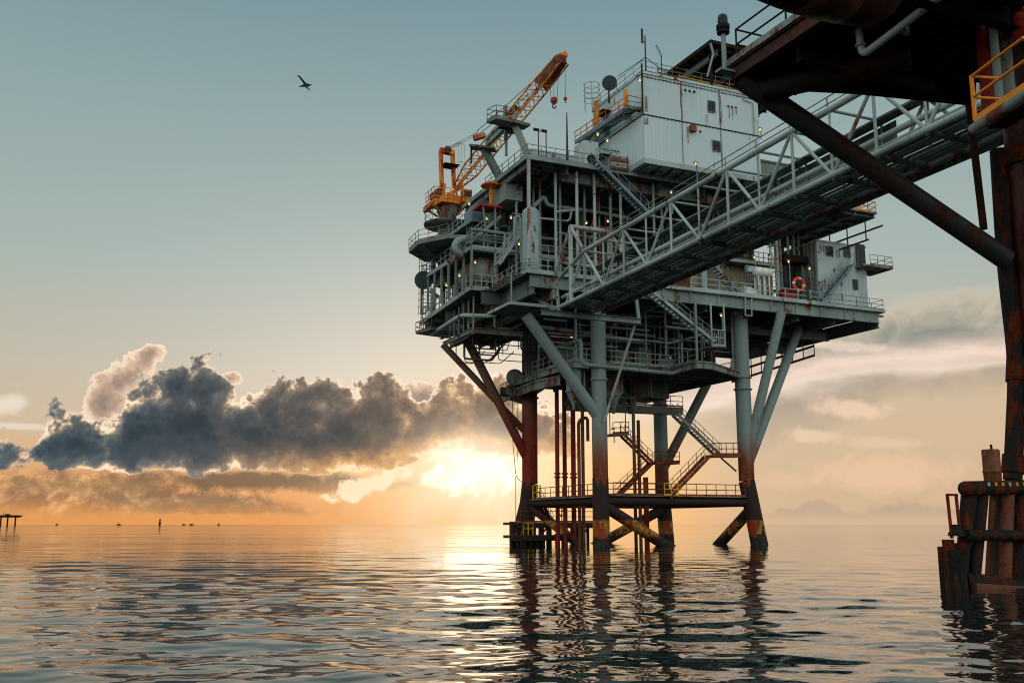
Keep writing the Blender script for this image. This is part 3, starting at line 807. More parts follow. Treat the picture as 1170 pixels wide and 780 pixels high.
# ================================================================== MAIN DECK
md = thing('main_deck', 'broad grey-green main deck with plate girders across the middle of the platform', 'deck', (10, 8, ZM))
FL, VF = -8.6, -2.6
mpoly = [(FL, VF), (32.2, VF), (32.2, 17.0), (32.2, 22.0), (-9.6, 23.0), (-10.7, 5.4), (-8.4, 5.4)]
obj('floor', MB().prism(mpoly, ZM - .10, ZM), DECK, md)
for i in (0, 1, 4, 5, 6):
    p, q = mpoly[i], mpoly[(i + 1) % 7]
    obj('edge_channel', MB().bar((*p, ZM - .11), (*q, ZM - .11), .16, .30), PALE if i in (0, 4, 5, 6) else GREY, md)
# deep plate girders set back under the edge
g0 = VF + .35
obj('plate_girder', MB().ibeam((-8.2, g0, ZM - .85), (31.6, g0, ZM - .85), .42, 1.1), GREY, md)
for u in np.arange(-7, 30, 3.1):
    obj('web_stiffener', MB().bar((u, g0 - .13, ZM - 1.35), (u, g0 - .13, ZM - .35), .05, .18, up=(1, 0, 0)), GREY, md)
for vv in (5.0, 10.0, 14.5, 21.0):
    obj('plate_girder', MB().ibeam((-9.8, vv, ZM - .95), (30.6, vv, ZM - .95), .42, 1.3), DECK, md)
for u in (-7.6, -4.6, -.2, 5.2, 10.5, 15.8, 21.4, 26, 31.8):
    obj('cross_girder', MB().ibeam((u, VF + .62, ZM - 1.15), (u, 22, ZM - 1.15), .40, 1.5 if u < 30 else 1.3), DECK if u < 30 else GREY, md)
for i in range(22):
    vv = VF + 1.0 + i * .95
    obj('joist', MB().ibeam((-9.4, vv, ZM - .24), (30.4, vv, ZM - .24), .16, .26, .025), DECK, md)
# the tan-lit box girder reaching out toward the boat under the front left corner, and its drip pan
a0 = P(634, 338, v=-2.3); 
obj('box_girder', MB().bar((a0[0], -2.4, 22.15), (a0[0], 14, 22.15), .55, 1.5), GREYR, md)
a1, a2 = P(583, 345, z=20.9), P(622, 350, z=20.9)
pan = MB().prism([(a1[0], a1[1]), (a2[0] + 1.0, a1[1]), (a2[0] + 1.0, a1[1] + 5), (a1[0], a1[1] + 5)], 20.74, 20.9); obj('drip_pan', pan, DECK, md)
obj('pan_edge', MB().bar((a1[0], a1[1] - .06, 20.82), (a2[0] + 1.0, a1[1] - .06, 20.82), .12, .26), PALE, md); obj('pan_edge', MB().bar((a1[0] - .06, a1[1], 20.82), (a1[0] - .06, a1[1] + 5, 20.82), .12, .26), PALE, md)
for uu in (a1[0] + .15, a2[0] + .6): obj('hanger_post', MB().tube((uu, a1[1] + .1, 20.8), (uu, a1[1] + .1, 23.4), .08, n=6), GREY, md)
# underdeck frame at lower left (z about 20): pale edge beams
a3, a4, a5 = P(514, 393, z=20.0), P(541, 376, z=20.0), P(602, 379, z=20.0)
uf = [(a3[0], a3[1]), (a4[0], a4[1]), (a5[0], a4[1] + .1)]
obj('underdeck_beam', MB().ibeam((*uf[0], 19.9), (*uf[1], 19.9), .35, .7), GREYR, md)
obj('underdeck_beam', MB().ibeam((*uf[1], 19.9), (*uf[2], 19.9), .35, .5), GREYR, md)
obj('underdeck_floor', MB().prism([uf[0], uf[1], uf[2], (uf[2][0], uf[0][1])], 20.1, 20.2), DECK, md)
for k in range(6):
    f = k / 5; q = V(*uf[0]) * (1 - f) + V(*uf[1]) * f
    obj('hanger_post', MB().tube((q[0], q[1], 20), (q[0], q[1], 23.2), .09, n=6), GREY, md)
for k in range(5):
    q = uf[1][0] + (uf[2][0] - uf[1][0]) * k / 4
    obj('underdeck_joist', MB().ibeam((q, uf[1][1], 19.95), (q, uf[0][1], 19.95), .2, .4), DECK, md)
for k in range(7):
    q = uf[1][0] + .3 + (uf[2][0] - uf[1][0]) * k / 6.4
    obj('hanger_post', MB().tube((q, uf[1][1] + 1 + k % 3, 18.6 - .3 * (k % 2)), (q, uf[1][1] + 1 + k % 3, 22), .05, n=5), RUST, md)
# pale pipe looping outside the lower left corner
o = obj('deck_pipe', MB().path([P(493, 382, u=-10.3), P(527, 360, u=-10.3), P(560, 361, v=4.6), P(566, 360, v=4.6)], .22, .7), PALE)
tag(o, 'pale pipe bent round the lower left corner under the side gangway', 'pipe')
# right-hand side lower steel
for k, (za, va) in enumerate([(21.6, 3.0), (21.2, 9.5)]):
    obj('outrigger_beam', MB().ibeam((14, va, za), (29.5, va, za), .35, .9), DECK, md)
a6, a7 = P(842, 425, v=10), P(930, 392, v=10)
for dz_ in (0, -1.0):
    obj('underdeck_rail', MB().bar(V(*P(836, 426, v=12)) + (0, 0, dz_), V(*P(930, 395, v=2)) + (0, 0, dz_), .15, .22), RUST, md)
for k in range(9):
    f = k / 8; q = V(*P(836, 426, v=12)) * (1 - f) + V(*P(930, 395, v=2)) * f
    obj('hanger_post', MB().tube(q + (0, 0, -1.1), q + (0, 0, 2.5), .06, n=5), RUST, md)
# railings along the front edge
obj('railing', MB().rail([(8.5, VF + .1, ZM), (24.2, VF + .1, ZM)], sp=1.5, r=.05), PALE, md)
for (x0, y0, x1, y1, vv, r_, mt) in [(742, 345, 803, 353, 0.5, .2, PALE), (738, 354, 812, 363, 1.5, .12, RUSTP), (690, 384, 765, 392, 1.2, .13, GREYR), (765, 392, 812, 380, 1.2, .13, GREYR), (604, 372, 700, 384, 2.5, .2, GREYR), (838, 358, 870, 347, -1.2, .26, GREYR), (640, 300, 735, 314, -3.2, .14, GREY), (700, 372, 742, 352, 3, .2, GREYR), (735, 372, 778, 352, 5, .2, GREYR)]:
    obj('underdeck_pipe', MB().tube(P(x0, y0, v=vv), P(x1, y1, v=vv), r_, n=10), mt, md)
for x0, y0, y1 in [(851.5, 336, 360), (859, 337, 360)]: obj('pipe_hanger', MB().tube(P(x0, y0, v=VF), P(x0, y1, v=VF), .06, n=6), PALE, md)
obj('pipe_hanger', MB().tube(P(851.5, 360, v=VF), P(859, 361, v=VF), .06, n=6), PALE, md)
obj('railing', MB().rail([(-8.5, 5.3, ZM), (-8.5, VF + .1, ZM), (-4.5, VF + .1, ZM)], sp=1.1, r=.045), PALE, md)
obj('railing', MB().rail([(-4.5, VF + .1, ZM), (-1, VF + .1, ZM)], sp=1.1, r=.045), PALE, md)
obj('railing', MB().rail([(25, VF + .1, ZM), (32.1, VF + .1, ZM), (32.1, 20, ZM)], sp=1.6, r=.032), GREYR, md)
obj('railing', MB().rail([(-9.75, 22, ZM), (-10.75, 5.35, ZM), (-8.5, 5.35, ZM)], sp=1.25, r=.065, h=1.3), PALE, md)
# tie-down straps hanging off the right-hand edge
obj('outrigger_tip', MB().bar((32.2, -1.2, ZM - .3), (33.4, -1.0, ZM - .25), .3, .18), GREYR, md)

# ---- left side gallery (upper storey of the side gangway)
sg = thing('side_gallery', 'two-storey side gangway with pale rails and posts along the left of the platform', 'gallery', (-10.7, 10, ZM))
zg = P(539, 281, u=-10.7)[2]; ZG = zg
s0 = P(482, 318, z=zg); s1 = P(539, 281, z=zg); s2 = P(572, 285, z=zg)
gp = [(s0[0], s0[1]), (s1[0], s1[1]), (s2[0] + 2, s1[1] + .1), (s2[0] + 2, s0[1])]
obj('floor', MB().prism(gp, zg - .15, zg), DECK, sg)
for i in (0, 1): obj('edge_channel', MB().bar((*gp[i], zg - .12), (*gp[i + 1], zg - .12), .16, .36), PALE, sg)
obj('railing', MB().rail([(*gp[0], zg), (*gp[1], zg), (*gp[2], zg)], sp=1.4, r=.06, h=1.25), PALE, sg)
for k in range(8):
    f = k / 7; q = V(*gp[0]) * (1 - f) + V(*gp[1]) * f
    obj('post', MB().bar((q[0], q[1], ZM), (q[0], q[1], zg - .3), .2, .2), GREY, sg)
    if k: obj('post', MB().bar((q[0] + 2.4, q[1], ZM), (q[0] + 2.4, q[1], zg - .3), .2, .2), GREY, sg)
for k in range(9):
    q = gp[0][1] + (gp[1][1] - gp[0][1]) * k / 8
    obj('joist', MB().ibeam((gp[1][0] + .1, q, zg - .3), (gp[2][0], q, zg - .3), .16, .3, .03), DECK, sg)
# dark wall behind the gallery
obj('bulkhead', MB().wall((-6.3, 7.2), (-6.3, 22), ZM + .05, zg + 4.5), DECK, sg)
obj('bulkhead', MB().wall((-6.2, 12.5), (8.0, 12.5), ZM + .05, ZU - .3), DECK, sg)
obj('bulkhead', MB().wall((8.05, 12.5), (27.0, 12.5), ZM + .05, ZU - .3), DECK, sg)
# tan-grey horizontal vessel seen through the gallery
c = P(556, 306, v=7.2)
t = thing('pressure_vessel', 'tan-white rounded vessel behind the gallery rails with a rust patch on top', 'tank', (c[0], c[1], ZM))
obj('shell', MB().lathe(c, (0, 1, 0), [(-.5, .02), (-.44, .6), (-.25, 1.1), (0, 1.3), (.2, 1.36), (4.4, 1.36), (4.7, .7)], 30), RUSTP, t)
for d in (.8, 3.2): obj('saddle', MB().box(c[0] - .8, c[0] + .8, c[1] + d, c[1] + d + .3, ZM, c[2] - 1.0), GREYR, t)
# ladder cage and dishes at the far left edge
lt_ = thing('caged_ladder', 'thin caged ladder silhouetted at the far left edge of the platform', 'ladder', (-10.4, 22.6, 22))
q = P(487, 330, v=21.5); zb, zt = P(487, 372, v=21.5)[2], P(487, 297, v=21.5)[2]
for du in (-.55, .55): obj('rail', MB().tube((q[0] + du, 21.5, zb), (q[0] + du, 21.5, zt), .05, n=5), DARK, lt_)
for k in range(16): obj('rung', MB().tube((q[0] - .55, 21.5, zb + .4 + k * .42), (q[0] + .55, 21.5, zb + .4 + k * .42), .035, n=5), DARK, lt_)
b = MB()
for k in range(9):
    z = zb + 1.2 + k * .75
    pts = [(q[0] + .95 * math.cos(a_), 21.5 - .95 * math.sin(a_), z) for a_ in np.linspace(0, math.pi, 9)]
    for i in range(8): b.tube(pts[i], pts[i + 1], .03, n=4, caps=False)
for a_ in np.linspace(.3, math.pi - .3, 5): b.tube((q[0] + .95 * math.cos(a_), 21.5 - .95 * math.sin(a_), zb + 1.2), (q[0] + .95 * math.cos(a_), 21.5 - .95 * math.sin(a_), zt), .03, n=4)
obj('cage', b, DARK, lt_)
def dish(px, py, v, rpx, lab, mat, tilt=(-.25, -1, .1), mast=2.0):
    c = P(px, py, v=v); d = np.linalg.norm(L(c)); r = rpx * d / 1137
    t = thing('satellite_dish', lab, 'satellite dish', (c[0], c[1], c[2] - mast))
    obj('reflector', MB().lathe(c, tilt, [(0, r), (-.03, r), (-.12, r * .7), (-.2, r * .35), (-.22, .02)], 28), mat, t)
    obj('feed_arm', MB().tube(V(*c) + (0, 0, -r * .9), V(*c) + V(*tilt) * r * .9, .03, n=5), CABLE, t)
    obj('mast', MB().tube(V(*c) + (0, .2, 0), (c[0], c[1] + .2, c[2] - mast), .09, n=8), CABLE, t)
    return t
dish(484, 320, 17.5, 10.5, 'large dark dish hanging at the left end of the side gallery', DARKB, (-.45, -.8, -.2), 1.5)
# lower left corner platform with rusty rails
b = thing('corner_platform', 'small rusty railed platform sticking out at the lower left corner of the main deck', 'platform', (-9, 24, 22))
q0, q1 = P(475, 380, z=21.6), P(505, 372, z=21.6)
obj('floor', MB().prism([(q0[0], q0[1]), (q0[0] + .6, q0[1] - 3.2), (q0[0] + 4, q0[1] - 3.0), (q0[0] + 4, q0[1] + 1)], 21.45, 21.6), DECK, b)
obj('railing', MB().rail([(q0[0] + .6, q0[1] - 3.2, 21.6), (q0[0], q0[1], 21.6), (q0[0] + 3, q0[1] + 1, 21.6)], sp=.9), RUST, b)

# ================================================================== UPPER DECK
ud = thing('upper_deck', 'upper platform deck with dark underside carried on slim columns', 'deck', (8, 6, ZU))
c0 = P(602, 177, z=ZU); c0b = P(572, 203, z=ZU)
upoly = [(c0[0], c0[1]), (17.0, c0[1]), (17.0, 1.0), (27.5, 1.0), (27.5, 14.0), (c0[0], 14.0)]
obj('floor', MB().prism(upoly, ZU - .12, ZU), DECK, ud)
for i in (0, 2, 3, 5):
    p, q = upoly[i], upoly[(i + 1) % 6]
    obj('edge_channel', MB().bar((*p, ZU - .16), (*q, ZU - .16), .2, .42), GREY, ud)
vg = c0[1] + 1.6
obj('plate_girder', MB().ibeam((-4.0, vg, ZU - .85), (20.0, vg, ZU - .85), .4, 1.0), GREYR, ud)
obj('plate_girder', MB().ibeam((-8.0, 6.5, ZU - .85), (27, 6.5, ZU - .85), .4, 1.2), DECK, ud)
for u in (-8.0, -4.0, 1.0, 6.0, 11.0, 16.0, 21.5, 27.2):
    obj('cross_girder', MB().ibeam((u, max(c0[1] + .3, 1.2 if u > 17 else -9), ZU - .65), (u, 13.8, ZU - .65), .34, .8), DECK, ud)
for i in range(13):
    vv = c0[1] + .9 + i * 1.1
    obj('joist', MB().ibeam((-8, vv, ZU - .25), (16.8 if vv < 1 else 27, vv, ZU - .25), .15, .26, .025), DECK, ud)
# knee brace below the left corner, and hung grey box
a0, a1 = P(611, 212, v=2.5), P(640, 182, v=c0[1] + 1.0)
obj('knee_brace', MB().bar(a0, a1, .35, .4), GREYR, ud)
a0, a1 = P(578, 209, v=3.0), P(597, 230, v=3.0)
obj('hung_cabinet', MB().box(a0[0], a1[0], 3.0, 6.0, a1[2], a0[2]), GREY, ud)
# slim columns down to main deck
for px, yt, yb, vv, mt, r in [(604, 180, 305, VF + .3, RUSTP, .17), (658.7, 199, 262, -1.0, PALE, .15), (678.7, 203, 268, -1.0, PALE, .15), (708.5, 214, 262, -.8, PALE, .14), (634.5, 203, 268, 0, PALE, .14),
                          (639.6, 203, 236, 1.0, GREY, .12), (667.5, 209, 262, 1.0, GREYR, .13), (697, 215, 265, .5, GREY, .16), (609.5, 212, 240, 3, GREY, .12), (746, 213, 240, -.9, GREY, .13), (684, 213, 255, 2.0, GREYR, .11), (617, 222, 300, 2.5, GREY, .12), (755, 216, 260, 1.0, GREY, .16), (590, 228, 300, 3.2, GREY, .13)]:
    a = P(px, yt, v=vv)
    obj('column', MB().tube((a[0], a[1], ZM if vv < VF + 1 else ZM + .05), (a[0], a[1], ZU - .4), r, n=10), mt, ud)
for u in (-3.8, 1.5, 6.5, 11.5, 16.5, 21.5, 26.5):
    for vv in (6.2, 11.5):
        obj('column', MB().tube((u, vv, ZM), (u, vv, ZU - 1.2), .32, n=14), GREYR if vv < 8 else DECK, ud)
obj('railing', MB().rail([(c0[0] + .1, 8.0, ZU), (c0[0] + .1, c0[1] + .1, ZU), (-1.2, c0[1] + .1, ZU)], sp=1.5, r=.035), GREYR, ud)
obj('railing', MB().rail([(-1.0, c0[1] + .1, ZU), (2.6, c0[1] + .1, ZU)], sp=1.0, r=.03), GREY, ud)
obj('railing', MB().rail([(17.2, 1.1, ZU), (27.4, 1.1, ZU), (27.4, 13, ZU)], sp=1.5, r=.035), GREYR, ud)

# slanted skylight cover / blue sheet, notice board on the upper deck edge
a0 = P(622, 168, v=0.5)
o = obj('equipment_cover', MB().prism([(a0[0] - 1.4, .4), (a0[0] + 3.6, .4), (a0[0] + 3.6, 3.0), (a0[0] - 1.4, 3.0)], ZU, ZU + 1.7), TANKP); tag(o, 'low pale blue equipment cover on the upper deck edge beneath the notice board', 'cover')
t = thing('notice_board', 'small dark board on two posts at the upper deck edge', 'board', (*P(617, 165, v=-1.4)[:2], ZU))
a0, a1 = P(609.5, 146, v=-1.5), P(625, 152, v=-1.5)
obj('panel', MB().box(a0[0], a0[0] + .55, -1.52, -1.45, a1[2], a0[2]), DARK, t); obj('panel', MB().box(a1[0] - .55, a1[0], -1.52, -1.45, a1[2], a0[2]), DARK, t)
obj('panel', MB().box(a0[0] + .58, a1[0] - .58, -1.50, -1.45, a1[2], a0[2]), GALV, t)
for x in (a0[0] + .55, a1[0] - .05): obj('post', MB().tube((x, -1.4, ZU), (x, -1.4, a0[2]), .05, n=6), CABLE, t)

# ================================================================== PROCESS EQUIPMENT BETWEEN THE DECKS
pr = thing('pipe_rack', 'tangle of grey-green process pipes and valves between the main and upper deck', 'pipework', (-2, 3, ZM))
def pipe(px_pts, v, r, mat=GREY, bend=.5):
    return obj('pipe', MB().path([P(x, y, v=v) for x, y in px_pts], r, bend), mat, pr)
pipe([(608, 238), (622, 224), (625, 234), (634, 236), (680, 242), (720, 250)], 1.5, .20, GREY)
pipe([(612, 249), (634, 251), (651, 253), (653, 240)], 1.2, .12, PALE)
pipe([(634, 242), (657, 240)], 0.2, .13, PALE)
pipe([(588, 278), (588, 248), (594, 247), (596, 300)], 1.2, .15, GREY)
pipe([(575, 300), (577, 268)], 2.4, .12, GREY)
pipe([(528, 292), (519, 284), (522, 276), (535, 272), (560, 278)], 6.8, .38, TANKP, 1.0)
pipe([(513, 300), (520, 292), (524, 288)], 7.2, .30, GREYR, .6)
pipe([(540, 262), (600, 270), (640, 274)], 4.0, .16, GREY)
pipe([(545, 270), (640, 284)], 4.5, .10, GREYR)
pipe([(600, 292), (740, 312)], 3.5, .2, GREY)
pipe([(600, 282), (760, 300)], 4.5, .12, GREYR)
pipe([(675, 262), (683, 232), (684, 200)], 1.6, .09, RED, .2)
pipe([(683, 242), (692, 245), (692, 262)], 1.6, .08, RED, .2)
pipe([(740, 232), (735, 222), (748, 218), (748, 226)], .6, .13, GREYR, .3)
for k in range(46):
    u = rng.uniform(-7, 26); vv = rng.uniform(2.5, 9.5); z0 = ZM + rng.uniform(0, 3); z1 = min(z0 + rng.uniform(2, 7), ZU - 1.2)
    r = rng.choice([.06, .08, .1, .14, .2]); ln = rng.uniform(-3, 3)
    obj('pipe', MB().path([(u, vv, z0 if rng.random() < .5 else ZM), (u, vv, z1), (u + ln, vv, z1), (u + ln, vv + rng.uniform(-1.5, 1.5), z1)], r, .35), rng.choice([GREY, GREYR, GREYR, PALE, RUSTP]), pr)
for k in range(14):
    u = rng.uniform(-7, 20); vv = rng.uniform(2.0, 7); z0 = ZM + rng.uniform(.8, 8)
    obj('pipe', MB().tube((u, vv, z0), (u + rng.uniform(4, 10), vv + .1, z0), rng.choice([.07, .1, .16, .24]), n=8), rng.choice([GREY, GREYR, PALE]), pr)
for k in range(16):
    u = rng.uniform(-6.5, 18); vv = rng.uniform(1.8, 5); z0 = ZM + rng.uniform(.4, 7)
    v_ = obj('valve', MB().lathe((u, vv, z0), (0, 1, 0), [(0, .1), (.05, .3), (.12, .3), (.17, .12), (.4, .12), (.45, .28), (.5, .28)], 12), rng.choice([GREYR, RED, GREY, BLUEG]), pr)
    obj('handwheel', MB().lathe((u, vv - .25, z0), (0, 1, 0), [(0, .16), (.04, .16)], 12), rng.choice([RED, DARK]), v_)
for k in range(5):
    u = -6 + k * 6.2 + rng.uniform(-1, 1)
    obj('instrument_panel', MB().box(u, u + rng.uniform(.8, 1.8), 7.5, 8.2, ZM, ZM + rng.uniform(1.6, 3.4)), rng.choice([GREY, TAN, GREYR]), pr)

gk = thing('gallery_pipework', 'pale pipes, valves and ladders crowding the left side gallery behind its rails', 'pipework', (-9, 12, ZG))
for k in range(26):
    u = rng.uniform(-9.8, -6.6); vv = rng.uniform(6.5, 21); z0 = rng.choice([ZM, ZG]); z1 = z0 + rng.uniform(1.0, 3.6)
    obj('pipe', MB().path([(u, vv, z0), (u, vv, z1), (u, vv + rng.uniform(-3, 3), z1), (u + .6, vv, z1 - .8)], rng.choice([.07, .1, .16, .22]), .4), rng.choice([GREY, PALE, GREYR, TANKP, RUSTP]), gk)
for k in range(8):
    vv = rng.uniform(6.5, 15); z0 = rng.choice([ZM, ZG]) + rng.uniform(.3, 2.8); u = rng.uniform(-9.5, -6.8)
    obj('pipe', MB().tube((u, vv, z0), (u, vv + rng.uniform(3, 7), z0), rng.choice([.08, .14, .2]), n=8), rng.choice([GREY, PALE, GREYR]), gk)
for k in range(7):
    vv = 7 + k * 2.1; z0 = [ZM, ZG][k % 2]; obj('cabinet', MB().box(-7.6, -6.7, vv, vv + rng.uniform(.6, 1.4), z0, z0 + rng.uniform(1, 2.2)), rng.choice([GREY, TAN, BLUEG, RED]), gk)
uf_ = thing('crane_deck', 'small upper deck with railings behind the gallery at the crane foot', 'deck', (-8, 14, 30))
zcd = P(530, 268, v=13)[2]
obj('floor', MB().box(-9.8, -5.5, 9.0, 19.5, zcd - .2, zcd), DECK, uf_); obj('edge_channel', MB().bar((-9.85, 9, zcd - .12), (-9.85, 19.5, zcd - .12), .12, .34), GREY, uf_)
obj('railing', MB().rail([(-5.5, 9.1, zcd), (-9.7, 9.1, zcd), (-9.7, 19.4, zcd)], sp=1.3), PALE, uf_)
for (u, vv) in ((-9.5, 9.3), (-9.5, 14), (-9.5, 19), (-5.8, 9.3)): obj('post', MB().bar((u, vv, ZG), (u, vv, zcd - .2), .2, .2), GREY, uf_)
# mezzanine floor and catwalks inside the bay
mz = thing('mezzanine', 'narrow mezzanine catwalk with railings inside the process bay', 'catwalk', (0, 4, 28))
zz = P(600, 290, v=3.0)[2]
obj('floor', MB().box(-6.2, 16, 3.0, 6.0, zz - .12, zz), DECK, mz)
obj('edge_channel', MB().bar((-6.2, 2.98, zz - .1), (16, 2.98, zz - .1), .12, .3), GREY, mz)
obj('railing', MB().rail([(-6.2, 3.05, zz), (16, 3.05, zz)], sp=1.2), PALE, mz)
for u in np.arange(-6, 16.1, 3.6): obj('post', MB().bar((u, 3.2, ZM), (u, 3.2, zz - .2), .16, .16), GREY, mz)
# pale vertical tank at the front left
a0, a1 = P(606.5, 243, v=-.9), P(606.5, 302, v=-.9)
t = thing('vertical_tank', 'tall pale blue cylinder tank behind the rust-streaked post at the front left', 'tank', (a1[0], -.9, ZM))
rr_ = 9.2 * 95 / 1137
obj('shell', MB().lathe((a1[0], -.9, ZM + .45), (0, 0, 1), [(0, rr_), (a0[2] - ZM - .6, rr_), (a0[2] - ZM - .3, rr_ * .93), (a0[2] - ZM - .05, rr_ * .6), (a0[2] - ZM + .05, .05)], 36), TANKP, t)
for z in (a0[2] - 1.2, ZM + 1.0): obj('band', MB().lathe((a1[0], -.9, z), (0, 0, 1), [(0, rr_ + .02), (.12, rr_ + .02)], 36), TANKP, t)
obj('skirt', MB().lathe((a1[0], -.9, ZM), (0, 0, 1), [(0, rr_ * .9), (.46, rr_ * .9)], 36), GREY, t)
# stairs on the left inside
stair('inner_stair', 'pale stair climbing right beside the pale blue vertical tank', P(598, 262, v=1.2), P(570, 302, v=1.2), .9, (0, 1), PALE)
stair('gallery_stair', 'stair rising right from the side gallery to the red-topped landing', P(572, 247, v=5.0), P(536, 278, v=5.0), .9, (0, 1), GREY)

# ================================================================== ACCOMMODATION BLOCK
VB = -4.3
b0 = P(740, 85.5, v=VB); b1 = P(864.5, 110, v=VB); bb0 = P(735.5, 186, v=VB); bs = P(736, 131, v=VB)
ULB, URB = bb0[0] + .1, b1[0] + .1; ZB0, ZBS, ZB1 = bb0[2], bs[2], b0[2]
DB = 9.6
ab = thing('accommodation_block', 'two-storey white corrugated cabin block with rust streaks and two small dark windows', 'cabin block', (8, 0, ZU))
for (za, zb_, nm) in ((ZB0 + .5, ZBS - .04, 'lower_wall'), (ZBS + .04, ZB1, 'upper_wall')):
    obj(nm, MB().wall((ULB, VB), (URB, VB), za, zb_, .42, .05), WHITE, ab)
    obj(nm, MB().wall((ULB, VB + DB), (ULB, VB + .09), za, zb_, .42, .05), WHITE, ab)
    obj(nm, MB().wall((URB, VB + .09), (URB, VB + DB), za, zb_, .42, .05), WHITE, ab)
    obj(nm, MB().wall((URB, VB + DB), (ULB, VB + DB), za, zb_, .42, .05), WHITE, ab)
obj('seam_strip', MB().box(ULB - .09, URB + .09, VB - .09, VB + DB + .09, ZBS - .045, ZBS + .045), DARK, ab)
obj('base_frame', MB().box(ULB - .07, URB + .07, VB - .08, VB + DB, ZB0, ZB0 + .5), PALE, ab)
rf = obj('roof', MB().box(ULB - .13, URB + .13, VB - .14, VB + DB + .1, ZB1, ZB1 + .22), WHITE2, ab)
for i in range(10):
    u = ULB + .6 + i * (URB - ULB - 1.2) / 9
    obj('floor_beam', MB().ibeam((u, VB + .2, ZB0 - .15), (u, VB + DB, ZB0 - .15), .2, .3), DECK, ab)
obj('railing', MB().rail([(ULB, VB + DB, ZB1 + .22), (ULB, VB, ZB1 + .22), (URB, VB, ZB1 + .22)], sp=1.6, r=.03), GREYR, ab)
def wwin(px, py, w, h):
    c = P(px, py, v=VB - .06)
    f = obj('window', MB().box(c[0] - w / 2 - .08, c[0] + w / 2 + .08, VB - .13, VB - .0, c[2] - h / 2 - .08, c[2] + h / 2 + .08), GREYR, ab)
    obj('pane', MB().box(c[0] - w / 2, c[0] + w / 2, VB - .15, VB - .132, c[2] - h / 2, c[2] + h / 2), GLASS, f)
    obj('mullion', MB().box(c[0] - w / 2, c[0] + w / 2, VB - .17, VB - .152, c[2] - .02, c[2] + .02), DARK, f)
wwin(812.7, 122, .74, 1.05); wwin(818, 167, .82, .95)
for px, py in [(783, 103), (788, 104), (793.5, 105), (832.5, 121.5), (836.5, 122.3), (841, 123), (800.5, 150.5)]:
    c = P(px, py, v=VB - .08); obj('vent', MB().lathe((c[0], VB - .12, c[2]), (0, 1, 0), [(0, .11), (.1, .13)], 10), RUST if px > 800 else DARK, ab)
c = P(790, 148, v=VB); obj('vent_hood', MB().box(c[0] - .3, c[0] + .3, VB - .45, VB - .06, c[2] - .3, c[2] + .3), RUST, ab)
# rust runs below the rusty fittings
m, t_, b_ = new_mat('rust_stain'); b_.inputs['Base Color'].default_value = (.30, .17, .08, 1)
n_ = t_.nodes.new('ShaderNodeNewGeometry'); mp_ = t_.nodes.new('ShaderNodeMapping'); mp_.inputs['Scale'].default_value = (6, 6, .5); t_.links.new(n_.outputs['Position'], mp_.inputs[0])
nn_ = noise(t_, mp_.outputs[0], 1.6, 5, .65); t_.links.new(nn_.step(.42, .66).s, b_.inputs['Alpha']); b_.inputs['Roughness'].default_value = .8; STAIN = m
for px, y0, y1, w_ in [(778, 97, 137, .28), (822, 103, 141, .34), (808, 131, 144, .2), (833, 123, 135, .14), (837, 124, 138, .14), (841, 125, 131, .12), (786, 145, 164, .2), (738, 110, 128, .3), (738, 134, 142, .5)]:
    q0, q1 = P(px, y0, v=VB - .058), P(px, y1, v=VB - .058)
    obj('rust_streak', MB().box(q0[0] - w_ / 2, q0[0] + w_ / 2, VB - .062, VB - .056, q1[2], q0[2]), STAIN, ab)
for px in (778, 822):
    u_ = P(px, 120, v=VB)[0]
    obj('panel_joint', MB().box(u_ - .04, u_ + .04, VB - .085, VB - .058, ZB0 + .5, ZBS - .05), GREYR, ab); obj('panel_joint', MB().box(u_ - .04, u_ + .04, VB - .085, VB - .058, ZBS + .05, ZB1), GREYR, ab)
obj('eave_strip', MB().box(ULB, URB, VB - .10, VB - .06, ZB1 - .32, ZB1 - .24), GREYR, ab)
c = P(848, 115, v=VB); obj('conduit', MB().path([(c[0], VB - .12, ZB1), (c[0], VB - .12, c[2]), (c[0] + 1.2, VB - .12, c[2] - .1), (c[0] + 1.2, VB - .12, ZBS + .1)], .04, .15), GREY, ab)
# things on the left side wall
sw = ULB - .05
for px, y0, vv_, lab in [(0, 0, VB + 6.2, 'upper'), (0, 0, VB + 6.6, 'lower')]:
    za = ZBS + .4 if lab == 'upper' else ZB0 + .7
    d_ = obj('door', MB().box(sw - .07, sw - .01, vv_, vv_ + .95, za, za + 2.05), GREYR, ab)
    obj('door_canopy', MB().prism([(sw - 1.0, vv_ - .4), (sw - .01, vv_ - .4), (sw - .01, vv_ + 1.4), (sw - 1.0, vv_ + 1.4)], za + 2.2, za + 2.3), DARK, ab)
obj('corner_pipe', MB().tube((ULB - .15, VB - .15, ZBS), (ULB - .15, VB - .15, ZB1 + .9), .08, n=8), DARK, ab)

